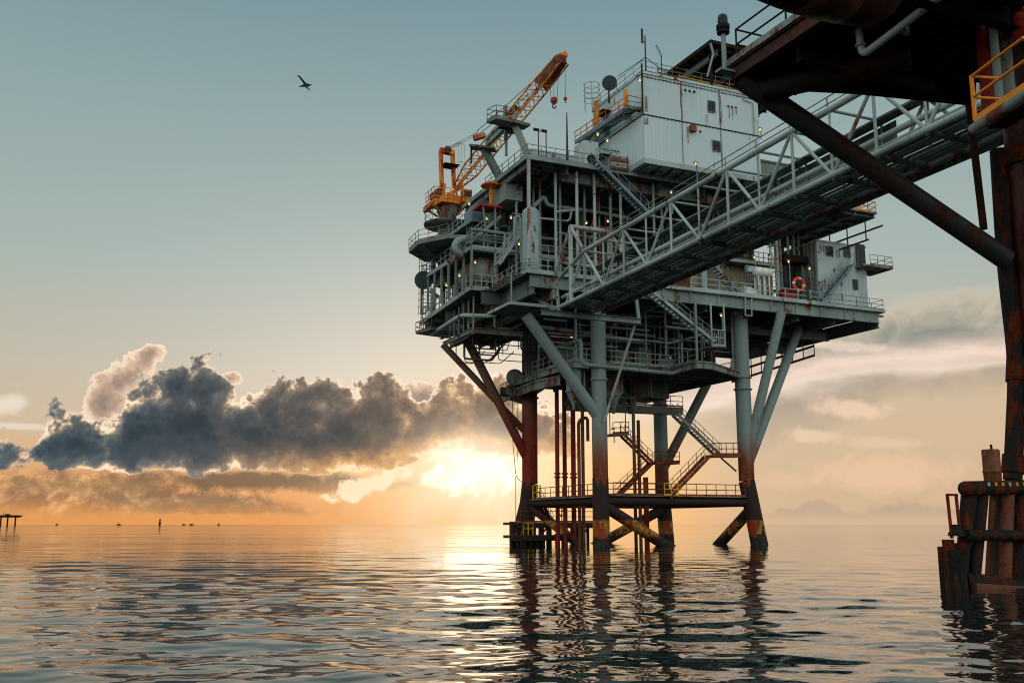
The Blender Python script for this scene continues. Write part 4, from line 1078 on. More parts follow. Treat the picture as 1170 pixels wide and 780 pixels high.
# gallery and stair up the left side of the block
lg_ = thing('side_stair', 'dark blue stair with orange rails climbing the left side of the white block', 'staircase', (0, 0, ZU), 'steel staircases')
q0 = V(*P(715, 124, u=ULB - 1.5)); q1 = V(*P(657, 163, u=ULB - 1.5))
for du in (0, 1.0): obj('stringer', MB().bar(q0 + (du, 0, 0), q1 + (du, 0, 0), .09, .42), BLUEG, lg_)
for i in range(22):
    q = q0 + (q1 - q0) * (i + .5) / 22; obj('tread', MB().bar(q + (.05, 0, 0), q + (.95, 0, 0), .3, .05), DECK, lg_)
h = MB()
for z in (.6, 1.15): h.tube(q0 + (0, 0, z), q1 + (0, 0, z), .045, n=6)
for i in range(9):
    q = q0 + (q1 - q0) * i / 8; h.tube(q, q + (0, 0, 1.15), .045, n=6)
obj('handrail', h, ORANGE, lg_)
obj('landing', MB().prism([(q0[0] - .1, q0[1]), (ULB - .02, q0[1]), (ULB - .02, VB + .2), (q0[0] - .1, VB + .2)], q0[2] - .15, q0[2]), DECK, lg_)
obj('railing', MB().rail([(q0[0], q0[1], q0[2]), (q0[0], VB + .2, q0[2]), (ULB - .1, VB + .2, q0[2])], sp=1.2, r=.035), GREYR, lg_)
obj('post', MB().bar((q0[0] + .1, q0[1] + .2, q0[2]), (q0[0] + .1, q0[1] + .2, q0[2] + 1.9), .28, .28), ORANGE, lg_)
q2 = q0 + (q1 - q0) * .58
obj('post', MB().bar((q2[0] + .2, q2[1], q2[2]), (q2[0] + .2, q2[1], q2[2] + 3.0), .35, .35), ORANGE, lg_)
b = MB()
for k in range(4):
    pts = [(q2[0] - .2 + .8 * math.cos(a_), q2[1] + .2 + .8 * math.sin(a_), q2[2] + 3.0 + k * .55) for a_ in np.linspace(0, 2 * math.pi, 13)]
    for i in range(12): b.tube(pts[i], pts[i + 1], .03, n=4, caps=False)
for a_ in np.linspace(0, 2 * math.pi, 7)[:-1]: b.tube((q2[0] - .2 + .8 * math.cos(a_), q2[1] + .2 + .8 * math.sin(a_), q2[2] + 2.0), (q2[0] - .2 + .8 * math.cos(a_), q2[1] + .2 + .8 * math.sin(a_), q2[2] + 4.7), .03, n=4)
o = obj('ladder_cage', b, RUSTP); tag(o, 'round ladder cage at the top of the orange post beside the white block', 'ladder cage')
c = V(*P(689, 143, u=ULB - .8)); d = V(*P(712, 134, u=ULB - .8))
o = obj('duct', MB().path([c + (0, 3, -1.4), c, d, d + (0.6, -.4, .1)], .33, .6, 12), PALE); tag(o, 'pale ventilation duct slung under the dark blue stair', 'duct')
t = thing('air_unit', 'pale grey air unit at the foot of the blue stair on the upper deck', 'air unit', (*P(676, 172, v=1.0)[:2], ZU))
a0, a1 = P(667, 160, v=1.0), P(684, 177, v=1.0)
obj('casing', MB().box(a0[0], a1[0], 1.0, 3.0, ZU + .1, a0[2]), WHITE2, t); obj('fan', MB().lathe(((a0[0] + a1[0]) / 2, .96, (a0[2] + ZU) / 2), (0, 1, 0), [(0, .45), (.05, .5)], 18), DARK, t)
for u in (a0[0] + .1, a1[0] - .1): obj('foot', MB().box(u - .08, u + .08, 1.0, 3.0, ZU, ZU + .1), DARK, t)
t = thing('lettered_banner', 'small blue and white lettered banner above the wooden barrier at the upper deck stairhead', 'banner', (*P(697, 171, v=-2.4)[:2], ZU))
a0, a1 = P(688, 168.5, v=-2.4), P(708, 176, v=-2.4)
obj('board', MB().box(a0[0], a1[0], -2.4, -2.32, a1[2], a0[2]), PALE, t)
LETB = paint('blue_letter_paint', (.02, .07, .16), .05); n_l = 6; wl = (a1[0] - a0[0]) / n_l
for k in range(n_l):
    u = a0[0] + wl * (k + .15); zt_ = a0[2] - .08; zb_ = a1[2] + .12
    l = MB(); l.box(u, u + wl * .16, -2.43, -2.405, zb_, zt_); l.box(u + wl * .5, u + wl * .66, -2.43, -2.405, zb_, zt_)
    l.box(u + wl * .16, u + wl * .5, -2.43, -2.405, zt_ - .1, zt_) if k % 2 == 0 else l.box(u + wl * .16, u + wl * .5, -2.43, -2.405, (zt_ + zb_) / 2 - .05, (zt_ + zb_) / 2 + .05)
    obj('letter', l, LETB, t)
a0, a1 = P(700, 176, v=-2.2), P(715, 192, v=-2.2)
o = thing('wooden_barrier', 'rusty brown slatted barrier on the upper deck beside the stairhead', 'barrier', (a0[0], -2.2, ZU))
for k in range(4):
    z = ZU - .1 + k * .36; obj('slat', MB().box(a0[0] - .3, a1[0] + .3, -2.25, -2.18, z, z + .26), RUSTP if k % 2 else RUST, o)
for u in (a0[0] - .2, a1[0] + .2): obj('post', MB().box(u, u + .08, -2.17, -2.08, ZU - .1, ZU + 1.5), GREYR, o)
# roof items
c = P(738, 85, v=VB + .3)
t = thing('radio_mast', 'thin radio mast with guy wires and a short aerial on the white block roof corner', 'mast', (c[0], c[1], ZB1 + .2))
zt_ = P(737.5, 41, v=VB + .3)[2]
obj('pole', MB().tube((c[0], c[1], ZB1), (c[0], c[1], zt_), .085, .06, n=8), CABLE, t)
obj('aerial', MB().tube((c[0] - .32, c[1], zt_ - .8), (c[0] - .32, c[1], zt_ + .6), .11, n=8), CABLE, t)
obj('aerial_bracket', MB().tube((c[0] - .32, c[1], zt_ - .7), (c[0], c[1], zt_ - .7), .05, n=6), CABLE, t)
for (du, dv) in ((2.4, .3), (-1.4, 2.8)): obj('guy', MB().tube((c[0], c[1], zt_ - 2.2), (c[0] + du, c[1] + dv, ZB1 + .9), .035, n=5), CABLE, t)
c2 = P(756, 84, v=VB + .8); zt2 = P(756, 64, v=VB + .8)[2]
t = thing('yagi_aerial', 'small tilted yagi aerial beside the radio mast', 'aerial', (c2[0], c2[1], ZB1 + .2))
obj('pole', MB().tube((c2[0], c2[1], ZB1), (c2[0], c2[1], zt2), .05, n=6), CABLE, t)
obj('boom', MB().tube((c2[0] - .55, c2[1], zt2 + 1.0), (c2[0] + .1, c2[1], zt2 - .1), .035, n=5), CABLE, t)
for k in range(5): obj('element', MB().tube((c2[0] - .5 + k * .12 - .16, c2[1], zt2 + .92 - k * .2 - .12), (c2[0] - .5 + k * .12 + .16, c2[1], zt2 + .92 - k * .2 + .12), .018, n=4), CABLE, t)
dish(696.5, 95, 1.5, 8.3, 'dark round satellite dish on the roof rail of the white block', DARKB, (-.45, -.8, -.25), 2.0)
q = P(648, 168, v=-1.5); zt2 = P(648, 129, v=-1.5)[2]
o = obj('whip_aerial', MB().tube((q[0], q[1], ZU), (q[0], q[1], zt2), .12, .05, n=8), CABLE); tag(o, 'thick black whip aerial standing on the upper deck left of the blue stair', 'aerial')
# helideck slab standing over the roof
hd = thing('helideck', 'dark ribbed helideck underside slab standing on props above the white block roof', 'helideck', (16, 3, ZB1))
zh = 47.2
h0, h1, h2 = P(812, 49, z=zh), P(761, 86, z=zh), P(858, 58, z=zh)
hp = [(h0[0], h0[1]), (h0[0] + 15, h0[1]), (h0[0] + 15, h0[1] + 14.5), (h0[0], h1[1])]
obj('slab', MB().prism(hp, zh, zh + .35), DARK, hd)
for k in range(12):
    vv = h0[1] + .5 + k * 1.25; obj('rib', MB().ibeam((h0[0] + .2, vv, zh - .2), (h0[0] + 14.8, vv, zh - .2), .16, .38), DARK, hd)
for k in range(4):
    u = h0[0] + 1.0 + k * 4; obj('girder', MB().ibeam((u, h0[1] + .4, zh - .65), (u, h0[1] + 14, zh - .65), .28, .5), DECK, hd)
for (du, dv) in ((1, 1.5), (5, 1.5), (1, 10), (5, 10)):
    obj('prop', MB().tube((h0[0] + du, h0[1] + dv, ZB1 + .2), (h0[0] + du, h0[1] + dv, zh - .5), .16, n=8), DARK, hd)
obj('prop', MB().tube(P(815, 62, v=h0[1] + .4), (h0[0] + .05, h0[1] + .1, zh), .12, n=8), PALE, hd)
obj('prop', MB().tube(P(815, 62, v=h0[1] + .4), V(*P(808, 88, v=h0[1] + 1.0)), .10, n=8), PALE, hd)
obj('safety_rail', MB().rail([(ULB + 2.0, VB + .4, ZB1 + .22), (URB, VB + .4, ZB1 + .22)], sp=.8, r=.05, h=.9), RUST, hd)
q0, q1 = P(775, 87, v=VB + .1), P(836, 101, v=VB + .1)
o = obj('yellow_handrail', MB().tube(q0, q1, .06, n=6), YELL); tag(o, 'single yellow handrail along the white block roof below the helideck', 'handrail')
# module behind the block, right part of the upper level
rm = thing('rear_module', 'dark grey-green panelled module behind the right end of the white block', 'module', (22, 4, ZU))
obj('wall', MB().wall((URB + .6, 1.6), (27.0, 1.6), ZU, ZU + 5.0, .5, .06), GREY, rm); obj('wall', MB().wall((27.0, 1.7), (27.0, 13.5), ZU, ZU + 5.0, .5, .06), GREY, rm)
obj('roof', MB().box(URB + .3, 27.2, 1.4, 13.6, ZU + 5.0, ZU + 5.2), DECK, rm)
# long stair from upper deck to bridge level
stair('long_stair', 'long grey-green stair descending right under the white block behind the footbridge', P(681, 182, v=-2.7), P(745, 246, v=-2.7), 1.0, (0, 1), BLUEG)

# ================================================================== RIGHT-HAND PART OF THE MAIN DECK
rc = thing('control_cabin', 'narrow two-storey worn white cabin at the right end of the main deck', 'cabin', (28, 1, ZM))
UL, UR, VC = 25.1, 31.6, -1.0
zt_ = P(932, 275, v=VC)[2]
obj('front_wall', MB().wall((UL, VC), (UR, VC), ZM + .02, zt_, .45, .05), WHITE2, rc)
obj('side_wall', MB().wall((UL, VC + 6.0), (UL, VC + .09), ZM + .02, zt_, .55, .09), GREYR, rc)
obj('side_wall', MB().wall((UR, VC + .09), (UR, VC + 6.0), ZM + .02, zt_, .55, .06), GREYR, rc)
obj('back_wall', MB().wall((UR, VC + 6), (UL, VC + 6.0), ZM + .02, zt_, .55, .06), GREYR, rc)
obj('roof', MB().box(UL - .1, UR + .1, VC - .12, VC + 6.1, zt_, zt_ + .12), WHITE2, rc)
def cw(px, py, w, h, nm='window'):
    c = P(px, py, v=VC - .06)
    f = obj(nm, MB().box(c[0] - w / 2 - .06, c[0] + w / 2 + .06, VC - .12, VC, c[2] - h / 2 - .06, c[2] + h / 2 + .06), GREYR, rc)
    obj('pane', MB().box(c[0] - w / 2, c[0] + w / 2, VC - .14, VC - .122, c[2] - h / 2, c[2] + h / 2), GLASS, f)
cw(947.5, 287, .85, .95); cw(967.5, 288, .8, 1.0); cw(977, 325, .6, 1.0)
c = P(983, 291, v=VC); obj('door', MB().box(c[0] - .55, c[0] + .55, VC - .14, VC - .01, c[2] - 1.2, c[2] + 1.1), DARKB, rc)
obj('door_post', MB().bar((c[0] - .62, VC - .16, c[2] - 1.2), (c[0] - .62, VC - .16, c[2] + 1.1), .12, .1), RUST, rc)
for px, py in [(938, 283), (941, 283), (961, 279), (956, 289), (959, 290)]:
    c_ = P(px, py, v=VC - .055); obj('rust_streak', MB().box(c_[0] - .08, c_[0] + .08, VC - .062, VC - .056, c_[2] - .45, c_[2] + .3), STAIN, rc)
q0, q1 = P(977, 304, v=VC - .1), P(1011, 308, v=VC - .1)
zl = q0[2]
obj('landing', MB().box(q0[0], q1[0], VC - 1.3, VC - .02, zl - .2, zl), GREYR, rc)
obj('landing', MB().box(UR + .08, q1[0], VC - .02, VC + 2, zl - .2, zl), GREYR, rc)
obj('railing', MB().rail([(q0[0] + 1.0, VC - 1.25, zl), (q1[0] - .05, VC - 1.25, zl), (q1[0] - .05, VC + 1.9, zl)], sp=1.1, r=.03), GREYR, rc)
s0_, s1_ = P(977, 304, v=VC - 1.3), P(939, 334, v=VC - 1.3)
stair('cabin_stair', 'blue-grey stair with a red-rusted stringer up the front of the worn white cabin', (s0_[0], VC - 1.3, zl - .1), (s1_[0], VC - 1.3, ZM + .1), .9, (0, 1), BLUEG, rmat=GREY)
# intermediate floor over the equipment (right of the bridge)
mf = thing('equipment_mezzanine', 'railed mezzanine floor over the tan equipment bay at right', 'mezzanine', (16, 0, 26))
m0, m1 = P(822, 294, v=1.0), P(884, 301, v=1.0); zmz = m0[2]
obj('floor', MB().box(m0[0] - 4, m1[0], 1.0, 9, zmz - .15, zmz), DECK, mf); obj('edge_channel', MB().bar((m0[0] - 4, .97, zmz - .1), (m1[0], .97, zmz - .1), .12, .3), PALE, mf)
obj('railing', MB().rail([(m0[0] - 4, 1.08, zmz), (m1[0], 1.08, zmz)], sp=.6, r=.04), TAN, mf)
for u in (m0[0], m0[0] + 3.5, m1[0] - .2): obj('post', MB().bar((u, 1.2, ZM), (u, 1.2, zmz - .2), .16, .16), GREY, mf)
stair('mezzanine_stair', 'stair from the equipment mezzanine down right to the main deck edge', P(812, 297, v=-1.9), P(846, 334, v=-1.9), .9, (0, 1), GREY)
stair('hanging_stair', 'long pale stair hanging below the main deck edge down to a caged landing', P(746, 333, v=VF - .9), P(817, 390, v=VF - .9), .95, (0, 1), PALE)
t = thing('stair_landing', 'small caged landing at the foot of the hanging pale stair', 'landing', (10, VF, 19))
a0, a1 = P(815, 378, v=VF - .9), P(829, 396, v=VF - .9)
obj('floor', MB().box(a0[0] - .3, a1[0], VF - 1.0, VF + 1.2, a1[2] - .12, a1[2]), GREYR, t)
obj('railing', MB().rail([(a0[0] - .2, VF - .95, a1[2]), (a1[0] - .05, VF - .95, a1[2]), (a1[0] - .05, VF + 1.1, a1[2])], sp=.6, r=.055, h=1.5), PALE, t)
for u in (a0[0] - .2, a1[0] - .05): obj('hanger', MB().tube((u, VF - .9, a1[2]), (u, VF - .9, ZM - 1.4), .09, n=6), PALE, t)
obj('hanger', MB().tube((a0[0] - .9, VF + .6, a1[2] + .4), (a0[0] - .9, VF + .6, ZM - 1.4), .16, n=8), PALE, t)
# tan corrugated shed under the mezzanine
t = thing('tan_shed', 'tan corrugated shed wall with rust stains under the equipment mezzanine', 'shed', (13, 3, ZM))
a0, a1 = P(778, 310, v=2.6), P(880, 300, v=2.6)
obj('wall', MB().wall((a0[0] - 2, 2.6), (a1[0], 2.6), ZM, zmz - .2, .45, .06), TAN, t)
obj('wall', MB().wall((a0[0] - 2, 8), (a0[0] - 2, 2.7), ZM, zmz - .2, .45, .06), TAN, t)
obj('duct', MB().box(a0[0] + 2.2, a0[0] + 2.8, 2.1, 2.5, ZM + .3, ZM + 3.4), TANKP, t)
# white raft canister on a stand, boxes, red locker and lifebuoy
def canister():
    c = P(871, 311, v=-1.6); t = thing('raft_canister', 'white ribbed life raft canister on a white stand at the main deck edge', 'life raft', (c[0], -1.6, ZM))
    L_, r = 1.05, .48
    obj('canister', MB().lathe((c[0] - L_, -1.6, c[2]), (1, 0, 0), [(0, .05), (.03, .32), (.14, r * .94), (.3, r), (.68, r), (.7, r * 1.05), (.78, r * 1.05), (.8, r), (1.3, r), (1.32, r * 1.05), (1.4, r * 1.05), (1.42, r), (1.8, r), (1.96, r * .94), (2.07, .32), (2.1, .05)], 24), PLAST, t)
    for u in (-.75, -.1, .55):
        obj('stand_leg', MB().bar((c[0] + u, -1.9, ZM), (c[0] + u, -1.9, c[2] - r), .1, .1), PLAST, t)
        obj('stand_leg', MB().bar((c[0] + u, -1.3, ZM), (c[0] + u, -1.3, c[2] - r), .1, .1), PLAST, t)
    obj('stand_rail', MB().bar((c[0] - .8, -1.9, ZM + .15), (c[0] + .6, -1.9, ZM + .15), .08, .08), PLAST, t)
canister()
c = P(857, 326, v=-1.4); t = thing('equipment_box', 'low white machine with a rounded hood left of the raft canister', 'machine', (c[0], -1.4, ZM))
obj('body', MB().box(c[0] - .8, c[0] + .7, -1.6, -.6, ZM + .2, ZM + .95), PLAST, t); obj('hood', MB().lathe((c[0] - .7, -1.1, ZM + .95), (1, 0, 0), [(0, .3), (1.0, .3)], 16), WHITE2, t); obj('skid', MB().box(c[0] - .9, c[0] + .8, -1.65, -.55, ZM, ZM + .2), DARK, t)
c = P(857, 308, v=-.2); t = thing('wall_cabinet', 'pale blue-white cabinet on a post in front of the tan shed', 'cabinet', (c[0], -.2, ZM))
obj('body', MB().box(c[0] - .5, c[0] + .5, -.4, 0, c[2] - .3, c[2] + .35), TANKP, t); obj('door', MB().box(c[0] - .44, c[0] + .44, -.43, -.41, c[2] - .24, c[2] + .29), WHITE2, t); obj('post', MB().tube((c[0], -.2, ZM), (c[0], -.2, c[2] - .3), .06, n=8), GREY, t)
c = P(901, 328, v=-1.7); t = thing('red_locker', 'red fire locker beside the lifebuoy at the main deck edge', 'locker', (c[0], -1.7, ZM))
obj('body', MB().box(c[0] - .7, c[0] + .7, -1.9, -1.0, ZM + .1, ZM + 1.1), RED, t); obj('lid', MB().box(c[0] - .75, c[0] + .75, -1.95, -.95, ZM + 1.1, ZM + 1.2), RED, t)
for u in (-.55, .55): obj('foot', MB().box(c[0] + u - .08, c[0] + u + .08, -1.8, -1.1, ZM, ZM + .1), DARK, t)
c = P(912.5, 325, v=-2.35); t = thing('lifebuoy', 'orange-red lifebuoy ring with white bands hung on the main deck rail', 'lifebuoy', (c[0], -2.35, c[2] - .5))
n = 28; bR, br = .62, .17
for seg in range(8):
    b = MB(); k0 = seg * 45 - (36 if seg % 2 == 0 else 9) / 2; wdt = 72 if seg % 2 == 0 else 18
    k0 = (seg // 2) * 90 + (0 if seg % 2 == 0 else 72)
    pts = [(c[0] + bR * math.cos(R(k0 + wdt * j / 7)), c[1], c[2] + bR * math.sin(R(k0 + wdt * j / 7))) for j in range(8)]
    for j in range(7): b.tube(pts[j], pts[j + 1], br, n=10)
    obj('ring' if seg % 2 == 0 else 'white_band', b, ORPL if seg % 2 == 0 else PLAST, t)
# ladder tower
t = thing('ladder_tower', 'pale vertical caged ladder column rising beside the raft canister', 'ladder', (21, -1, ZM))
c = P(889, 330, v=-.6); zt2 = P(886, 240, v=-.6)[2]
obj('column', MB().tube((c[0], -.6, ZM), (c[0], -.6, zt2), .24, n=12), PALE, t)
for du in (-.9, -.35): obj('rail', MB().tube((c[0] + du, -.9, ZM + 2), (c[0] + du, -.9, zt2), .06, n=6), PALE, t)
for k in range(20): obj('rung', MB().tube((c[0] - .9, -.9, ZM + 2.2 + k * .42), (c[0] - .35, -.9, ZM + 2.2 + k * .42), .035, n=5), PALE, t)
b = MB()
for k in range(7):
    pts = [(c[0] - .62 + .75 * math.cos(a_), -.9 - .75 * math.sin(a_), ZM + 3 + k * 1.3) for a_ in np.linspace(0, math.pi, 8)]
    for i in range(7): b.tube(pts[i], pts[i + 1], .05, n=4, caps=False)
for a_ in np.linspace(.4, math.pi - .4, 4): b.tube((c[0] - .62 + .75 * math.cos(a_), -.9 - .75 * math.sin(a_), ZM + 3), (c[0] - .62 + .75 * math.cos(a_), -.9 - .75 * math.sin(a_), zt2), .045, n=4)
obj('cage', b, TAN, t)
t = thing('vent_stacks', 'row of four pale vent pipes standing behind the ladder column', 'vent pipes', (23, 1, ZM))
for px in (892, 901, 908, 913.5):
    c = P(px, 300, v=.8); obj('pipe', MB().tube((c[0], .8, P(px, 300, v=.8)[2]), (c[0], .8, P(px, 258, v=.8)[2]), .13, n=8), GREY, t)
q0, q1 = P(890, 296, v=.8), P(918, 299, v=.8); obj('base', MB().bar(q0, q1, 1.6, .7), DARK, t)
obj('leg', MB().bar((q0[0] + .2, .8, ZM), (q0[0] + .2, .8, q0[2]), .2, .2), GREY, t); obj('leg', MB().bar((q1[0] - .2, .8, ZM), (q1[0] - .2, .8, q1[2]), .2, .2), GREY, t)
# dark upper module over the right part: box with sloping-lit bottom
um = thing('overhang_module', 'long dark grey steel walkway box hanging out toward the boat above the worn white cabin', 'walkway box', (26, -6, 31.5))
m0, m1 = P(930, 271, z=32.2), P(987, 241, z=32.2)
ur_ = max(m0[0], m1[0])
obj('floor', MB().box(ur_ - 5.5, ur_, m1[1], 5.5, 32.1, 32.25), DECK, um)
for k in range(3): obj('beam', MB().ibeam((ur_ - .3 - k * 2.4, m1[1] + .1, 31.9), (ur_ - .3 - k * 2.4, 5.4, 31.9), .3, .4), GREYR, um)
for k in range(6):
    vv = m1[1] + .5 + (5.0 - m1[1]) * k / 5; obj('cross_beam', MB().ibeam((ur_ - 5.4, vv, 31.95), (ur_ - .5, vv, 31.95), .2, .28), DECK, um)
obj('side_panel', MB().wall((ur_ - .05, m1[1] + 2.4), (ur_ - .05, 5.4), 32.3, 33.7, .5, .05), GREY, um)
obj('end_panel', MB().wall((ur_ - 5.4, m1[1] + 2.3), (ur_ - .1, m1[1] + 2.3), 32.3, 33.7, .5, .05), PALE, um)
obj('roof', MB().box(ur_ - 5.6, ur_ + .4, m1[1] + 1.9, 5.6, 33.75, 33.9), PALE, um)
obj('railing', MB().rail([(ur_ - 4, m1[1] + .1, 32.25), (ur_ - .05, m1[1] + .1, 32.25), (ur_ - .05, m1[1] + 2.2, 32.25)], sp=.9, r=.05), ORANGE, um)
for dz_, l_ in ((-1.0, 0), (-1.9, 2.0)):
    obj('outrigger_rail', MB().tube((ur_ + .6, m1[1] + l_, 32.0 + dz_), (ur_ + .6, 5.0, 32.0 + dz_), .1, n=6), RUST, um)
for k in range(4): obj('rail_hanger', MB().tube((ur_ + .5, m1[1] + 2.2 + k * 2.6, 30.1), (ur_ + .5, m1[1] + 2.2 + k * 2.6, 32.0), .07, n=6), RUST, um)

# ================================================================== CRANE
vc = 16.0
c = P(511.5, 232, v=vc); zc0 = P(511.5, 275, v=vc)[2]; zc1 = P(511.5, 238, v=vc)[2]; uc = c[0]
cr = thing('pedestal_crane', 'orange lattice-boom crane on a grey pedestal at the left of the platform', 'crane', (uc, vc, zc0))
obj('pedestal', MB().lathe((uc, vc, zc0 - 5), (0, 0, 1), [(0, .95), (zc1 - zc0 + 4.2, .95), (zc1 - zc0 + 4.6, 1.15), (zc1 - zc0 + 5.2, 1.15)], 28), GREYR, cr)
zr = P(511.5, 257, v=vc)[2]
obj('ring_platform', MB().lathe((uc, vc, zr - .25), (0, 0, 1), [(0, 1.0), (.05, 2.45), (.25, 2.5)], 28), DECK, cr)
b = MB()
for z in (.6, 1.15):
    pts = [(uc + 2.4 * math.cos(a_), vc + 2.4 * math.sin(a_), zr + z) for a_ in np.linspace(0, 2 * math.pi, 17)]
    for i in range(16): b.tube(pts[i], pts[i + 1], .03, n=4)
for a_ in np.linspace(0, 2 * math.pi, 13)[:-1]: b.tube((uc + 2.4 * math.cos(a_), vc + 2.4 * math.sin(a_), zr), (uc + 2.4 * math.cos(a_), vc + 2.4 * math.sin(a_), zr + 1.15), .03, n=4)
obj('railing', b, GREYR, cr)
zs = P(511.5, 236, v=vc)[2]
mach = MB(); mach.box(uc - 2.0, uc + 1.9, vc - 1.4, vc + 1.4, zs, zs + .28)
obj('slew_frame', mach, ORANGE, cr)
obj('machinery_house', MB().box(uc + .5, uc + 1.8, vc - .2, vc + 1.2, zs + .3, zs + 1.3), ORANGE, cr)
for s_ in (-1, 1):
    obj('frame_strut', MB().bar((uc + 1.8, vc + s_ * 1.2, zs + .2), (uc + .9, vc + s_ * .5, zs - 1.0), .16, .2), ORANGE, cr); obj('frame_strut', MB().bar((uc - 2.1, vc + s_ * 1.2, zs - .1), (uc - .9, vc + s_ * .5, zs - 1.1), .16, .2), ORANGE, cr)
    obj('frame_post', MB().bar((uc + 1.7, vc + s_ * 1.2, zs + .2), (uc + 1.2, vc + s_ * .8, zs + 2.4), .15, .15), ORANGE, cr)
obj('winch', MB().lathe((uc - 1.2, vc - .9, zs + 1.0), (0, 1, 0), [(0, .6), (.1, .6), (.12, .4), (1.5, .4), (1.52, .6), (1.62, .6)], 18), RUST, cr)
obj('counterweight', MB().box(uc - 2.3, uc - 1.75, vc - 1.2, vc + 1.2, zs - .55, zs - .02), ORANGE, cr)
for s_ in (-1, 1):
    obj('side_plate', MB().bar((uc - 2.2, vc + s_ * 1.35, zs - .5), (uc + 1.2, vc + s_ * 1.35, zs + 2.0), .12, .4), ORANGE, cr)
cab = obj('cab', MB().box(uc + .9, uc + 1.9, vc - 2.2, vc - 1.45, zs + .0, zs + 1.4), ORANGE, cr)
obj('cab_window', MB().box(uc + 1.1, uc + 1.75, vc - 2.23, vc - 2.205, zs + .6, zs + 1.2), GLASS, cab)
obj('machine_rail', MB().rail([(uc - 2.0, vc + 1.3, zs + .45), (uc - 2.0, vc - 1.35, zs + .45), (uc - .2, vc - 1.35, zs + .45)], sp=.9, r=.035), ORANGE, cr)
# A-frame gantry
zt2 = P(511, 172, v=vc)[2]
for s_ in (-1, 1):
    obj('cab_strut', MB().bar((uc - .9, vc + s_ * 1.0, zs + .4), (uc - .6, vc + s_ * .7, zs + 2.2), .2, .2), ORANGE, cr)
g0_, g1_ = P(503.5, 173, v=vc), P(517.5, 175, v=vc)
gb = [(P(505, 225, v=vc), P(503.5, 173, v=vc)), (P(519, 215, v=vc), P(517, 175, v=vc))]
for a_, b2_ in gb: obj('gantry_leg', MB().bar(a_, b2_, .35, .4), ORANGE, cr)
obj('gantry_head', MB().bar(V(*g0_) + (-.1, 0, .1), V(*g1_) + (.1, 0, 0), .6, .5), ORANGE, cr)
obj('sheave', MB().lathe(((g0_[0] + g1_[0]) / 2, vc - .4, g0_[2] + .2), (0, 1, 0), [(0, .4), (.5, .4)], 16), RUST, cr)
obj('gantry_platform', MB().box(g0_[0] + .2, g1_[0] + .5, vc - .8, vc + .8, P(511, 190, v=vc)[2], P(511, 189, v=vc)[2]), DARK, cr)
obj('ladder', MB().rail([(g1_[0] + .4, vc - .5, g0_[2] - 3.2), (g1_[0] + 1.1, vc - .5, g0_[2] - 3.2)], h=4.2, sp=.35, r=.03, kick=False), GALV, cr)
# lattice boom
f0 = V(*P(520, 216, v=vc - .3)); tip = V(*P(643, 68, v=4.5)); bd = (tip - f0); bl_ = np.linalg.norm(bd); bd /= bl_
side = V(-bd[1], bd[0], 0); side /= np.linalg.norm(side); upv = np.cross(bd, side); upv = upv if upv[2] > 0 else -upv
NB = 26
def bp(t, s_, h_):
    w = .62 * min(1, .25 + t * 5) * (1 if t < .85 else 1); hh = .62 * min(1, .3 + t * 5)
    if t > .80: hh = .62 - (t - .80) * .7
    return f0 + bd * bl_ * t + side * s_ * w + upv * h_ * hh
for s_ in (-1, 1):
    for h_ in (-1, 1):
        b = MB()
        for i in range(NB): b.tube(bp(i / NB, s_, h_), bp((i + 1) / NB, s_, h_), .085, n=6, caps=False)
        obj('chord', b, ORANGE, cr)
for i in range(NB - 4):
    t0_, t1_ = i / NB, (i + 1) / NB; b = MB(); fl = 1 if i % 2 else -1
    for s_ in (-1, 1): b.tube(bp(t0_, s_, -fl), bp(t1_, s_, fl), .045, n=5)
    for h_ in (-1, 1): b.tube(bp(t0_, -fl, h_), bp(t1_, fl, h_), .045, n=5)
    obj('lacing', b, ORANGE, cr)
# plated boom head
b = MB()
for s_ in (-1, 1):
    a_ = [bp(.80, s_, -1), bp(1.0, s_, -.5), bp(1.0, s_, .9), bp(.80, s_, 1)]
    q = side * s_ * .05
    pts = [L(p) for p in a_] + [L(p + q) for p in a_]
    fs = [(0, 1, 2, 3), (7, 6, 5, 4)] + [(i, (i + 1) % 4, 4 + (i + 1) % 4, 4 + i) for i in range(4)]
    b._add(pts, fs)
obj('boom_head', b, paint('boom_plate_brown', (.24, .055, .02), .5, scale=1.2, rustc=(.10, .03, .014)), cr)
b = MB()
for i in range(4): b.bar(bp(.81 + i * .055, -1, .9), bp(.81 + i * .055, 1, .9), .25, .25)
b.tube(bp(.80, 0, 1.02), bp(1.0, 0, 1.02), .22, n=8); b.tube(bp(1.0, 0, 1.0), bp(1.035, 0, .2), .36, n=10)
obj('boom_nose', b, ORANGE, cr)
k = bp(.99, 0, .4)
obj('head_sheave', MB().lathe(k - side * .35, tuple(side), [(0, .5), (.7, .5)], 18), RUST, cr)
obj('boom_walkway', MB().bar(bp(.44, 0, 1.15), bp(.62, 0, 1.15), .9, .1), RUSTP, cr)
# pendants and bridle
hd0 = V((g0_[0] + g1_[0]) / 2, vc, g0_[2] + .3); brd = V(*P(547, 151, v=8.2))
for s_ in (-1, 1): obj('pendant', MB().tube(brd + side * s_ * .3, bp(.78, s_, 1.1), .035, n=5), CABLE, cr)
for k in range(5): obj('luffing_rope', MB().tube(hd0 + side * (k - 2) * .14, brd + side * (k - 2) * .1 + (0, 0, -.15 + .12 * (k % 3)), .022, n=4), GALV, cr)
obj('bridle_block', MB().bar(brd - bd * .95 + (.1, 0, .1), brd + bd * .5 * 0 + V(.6, -.2, -.3), .5, .45), ORANGE, cr)
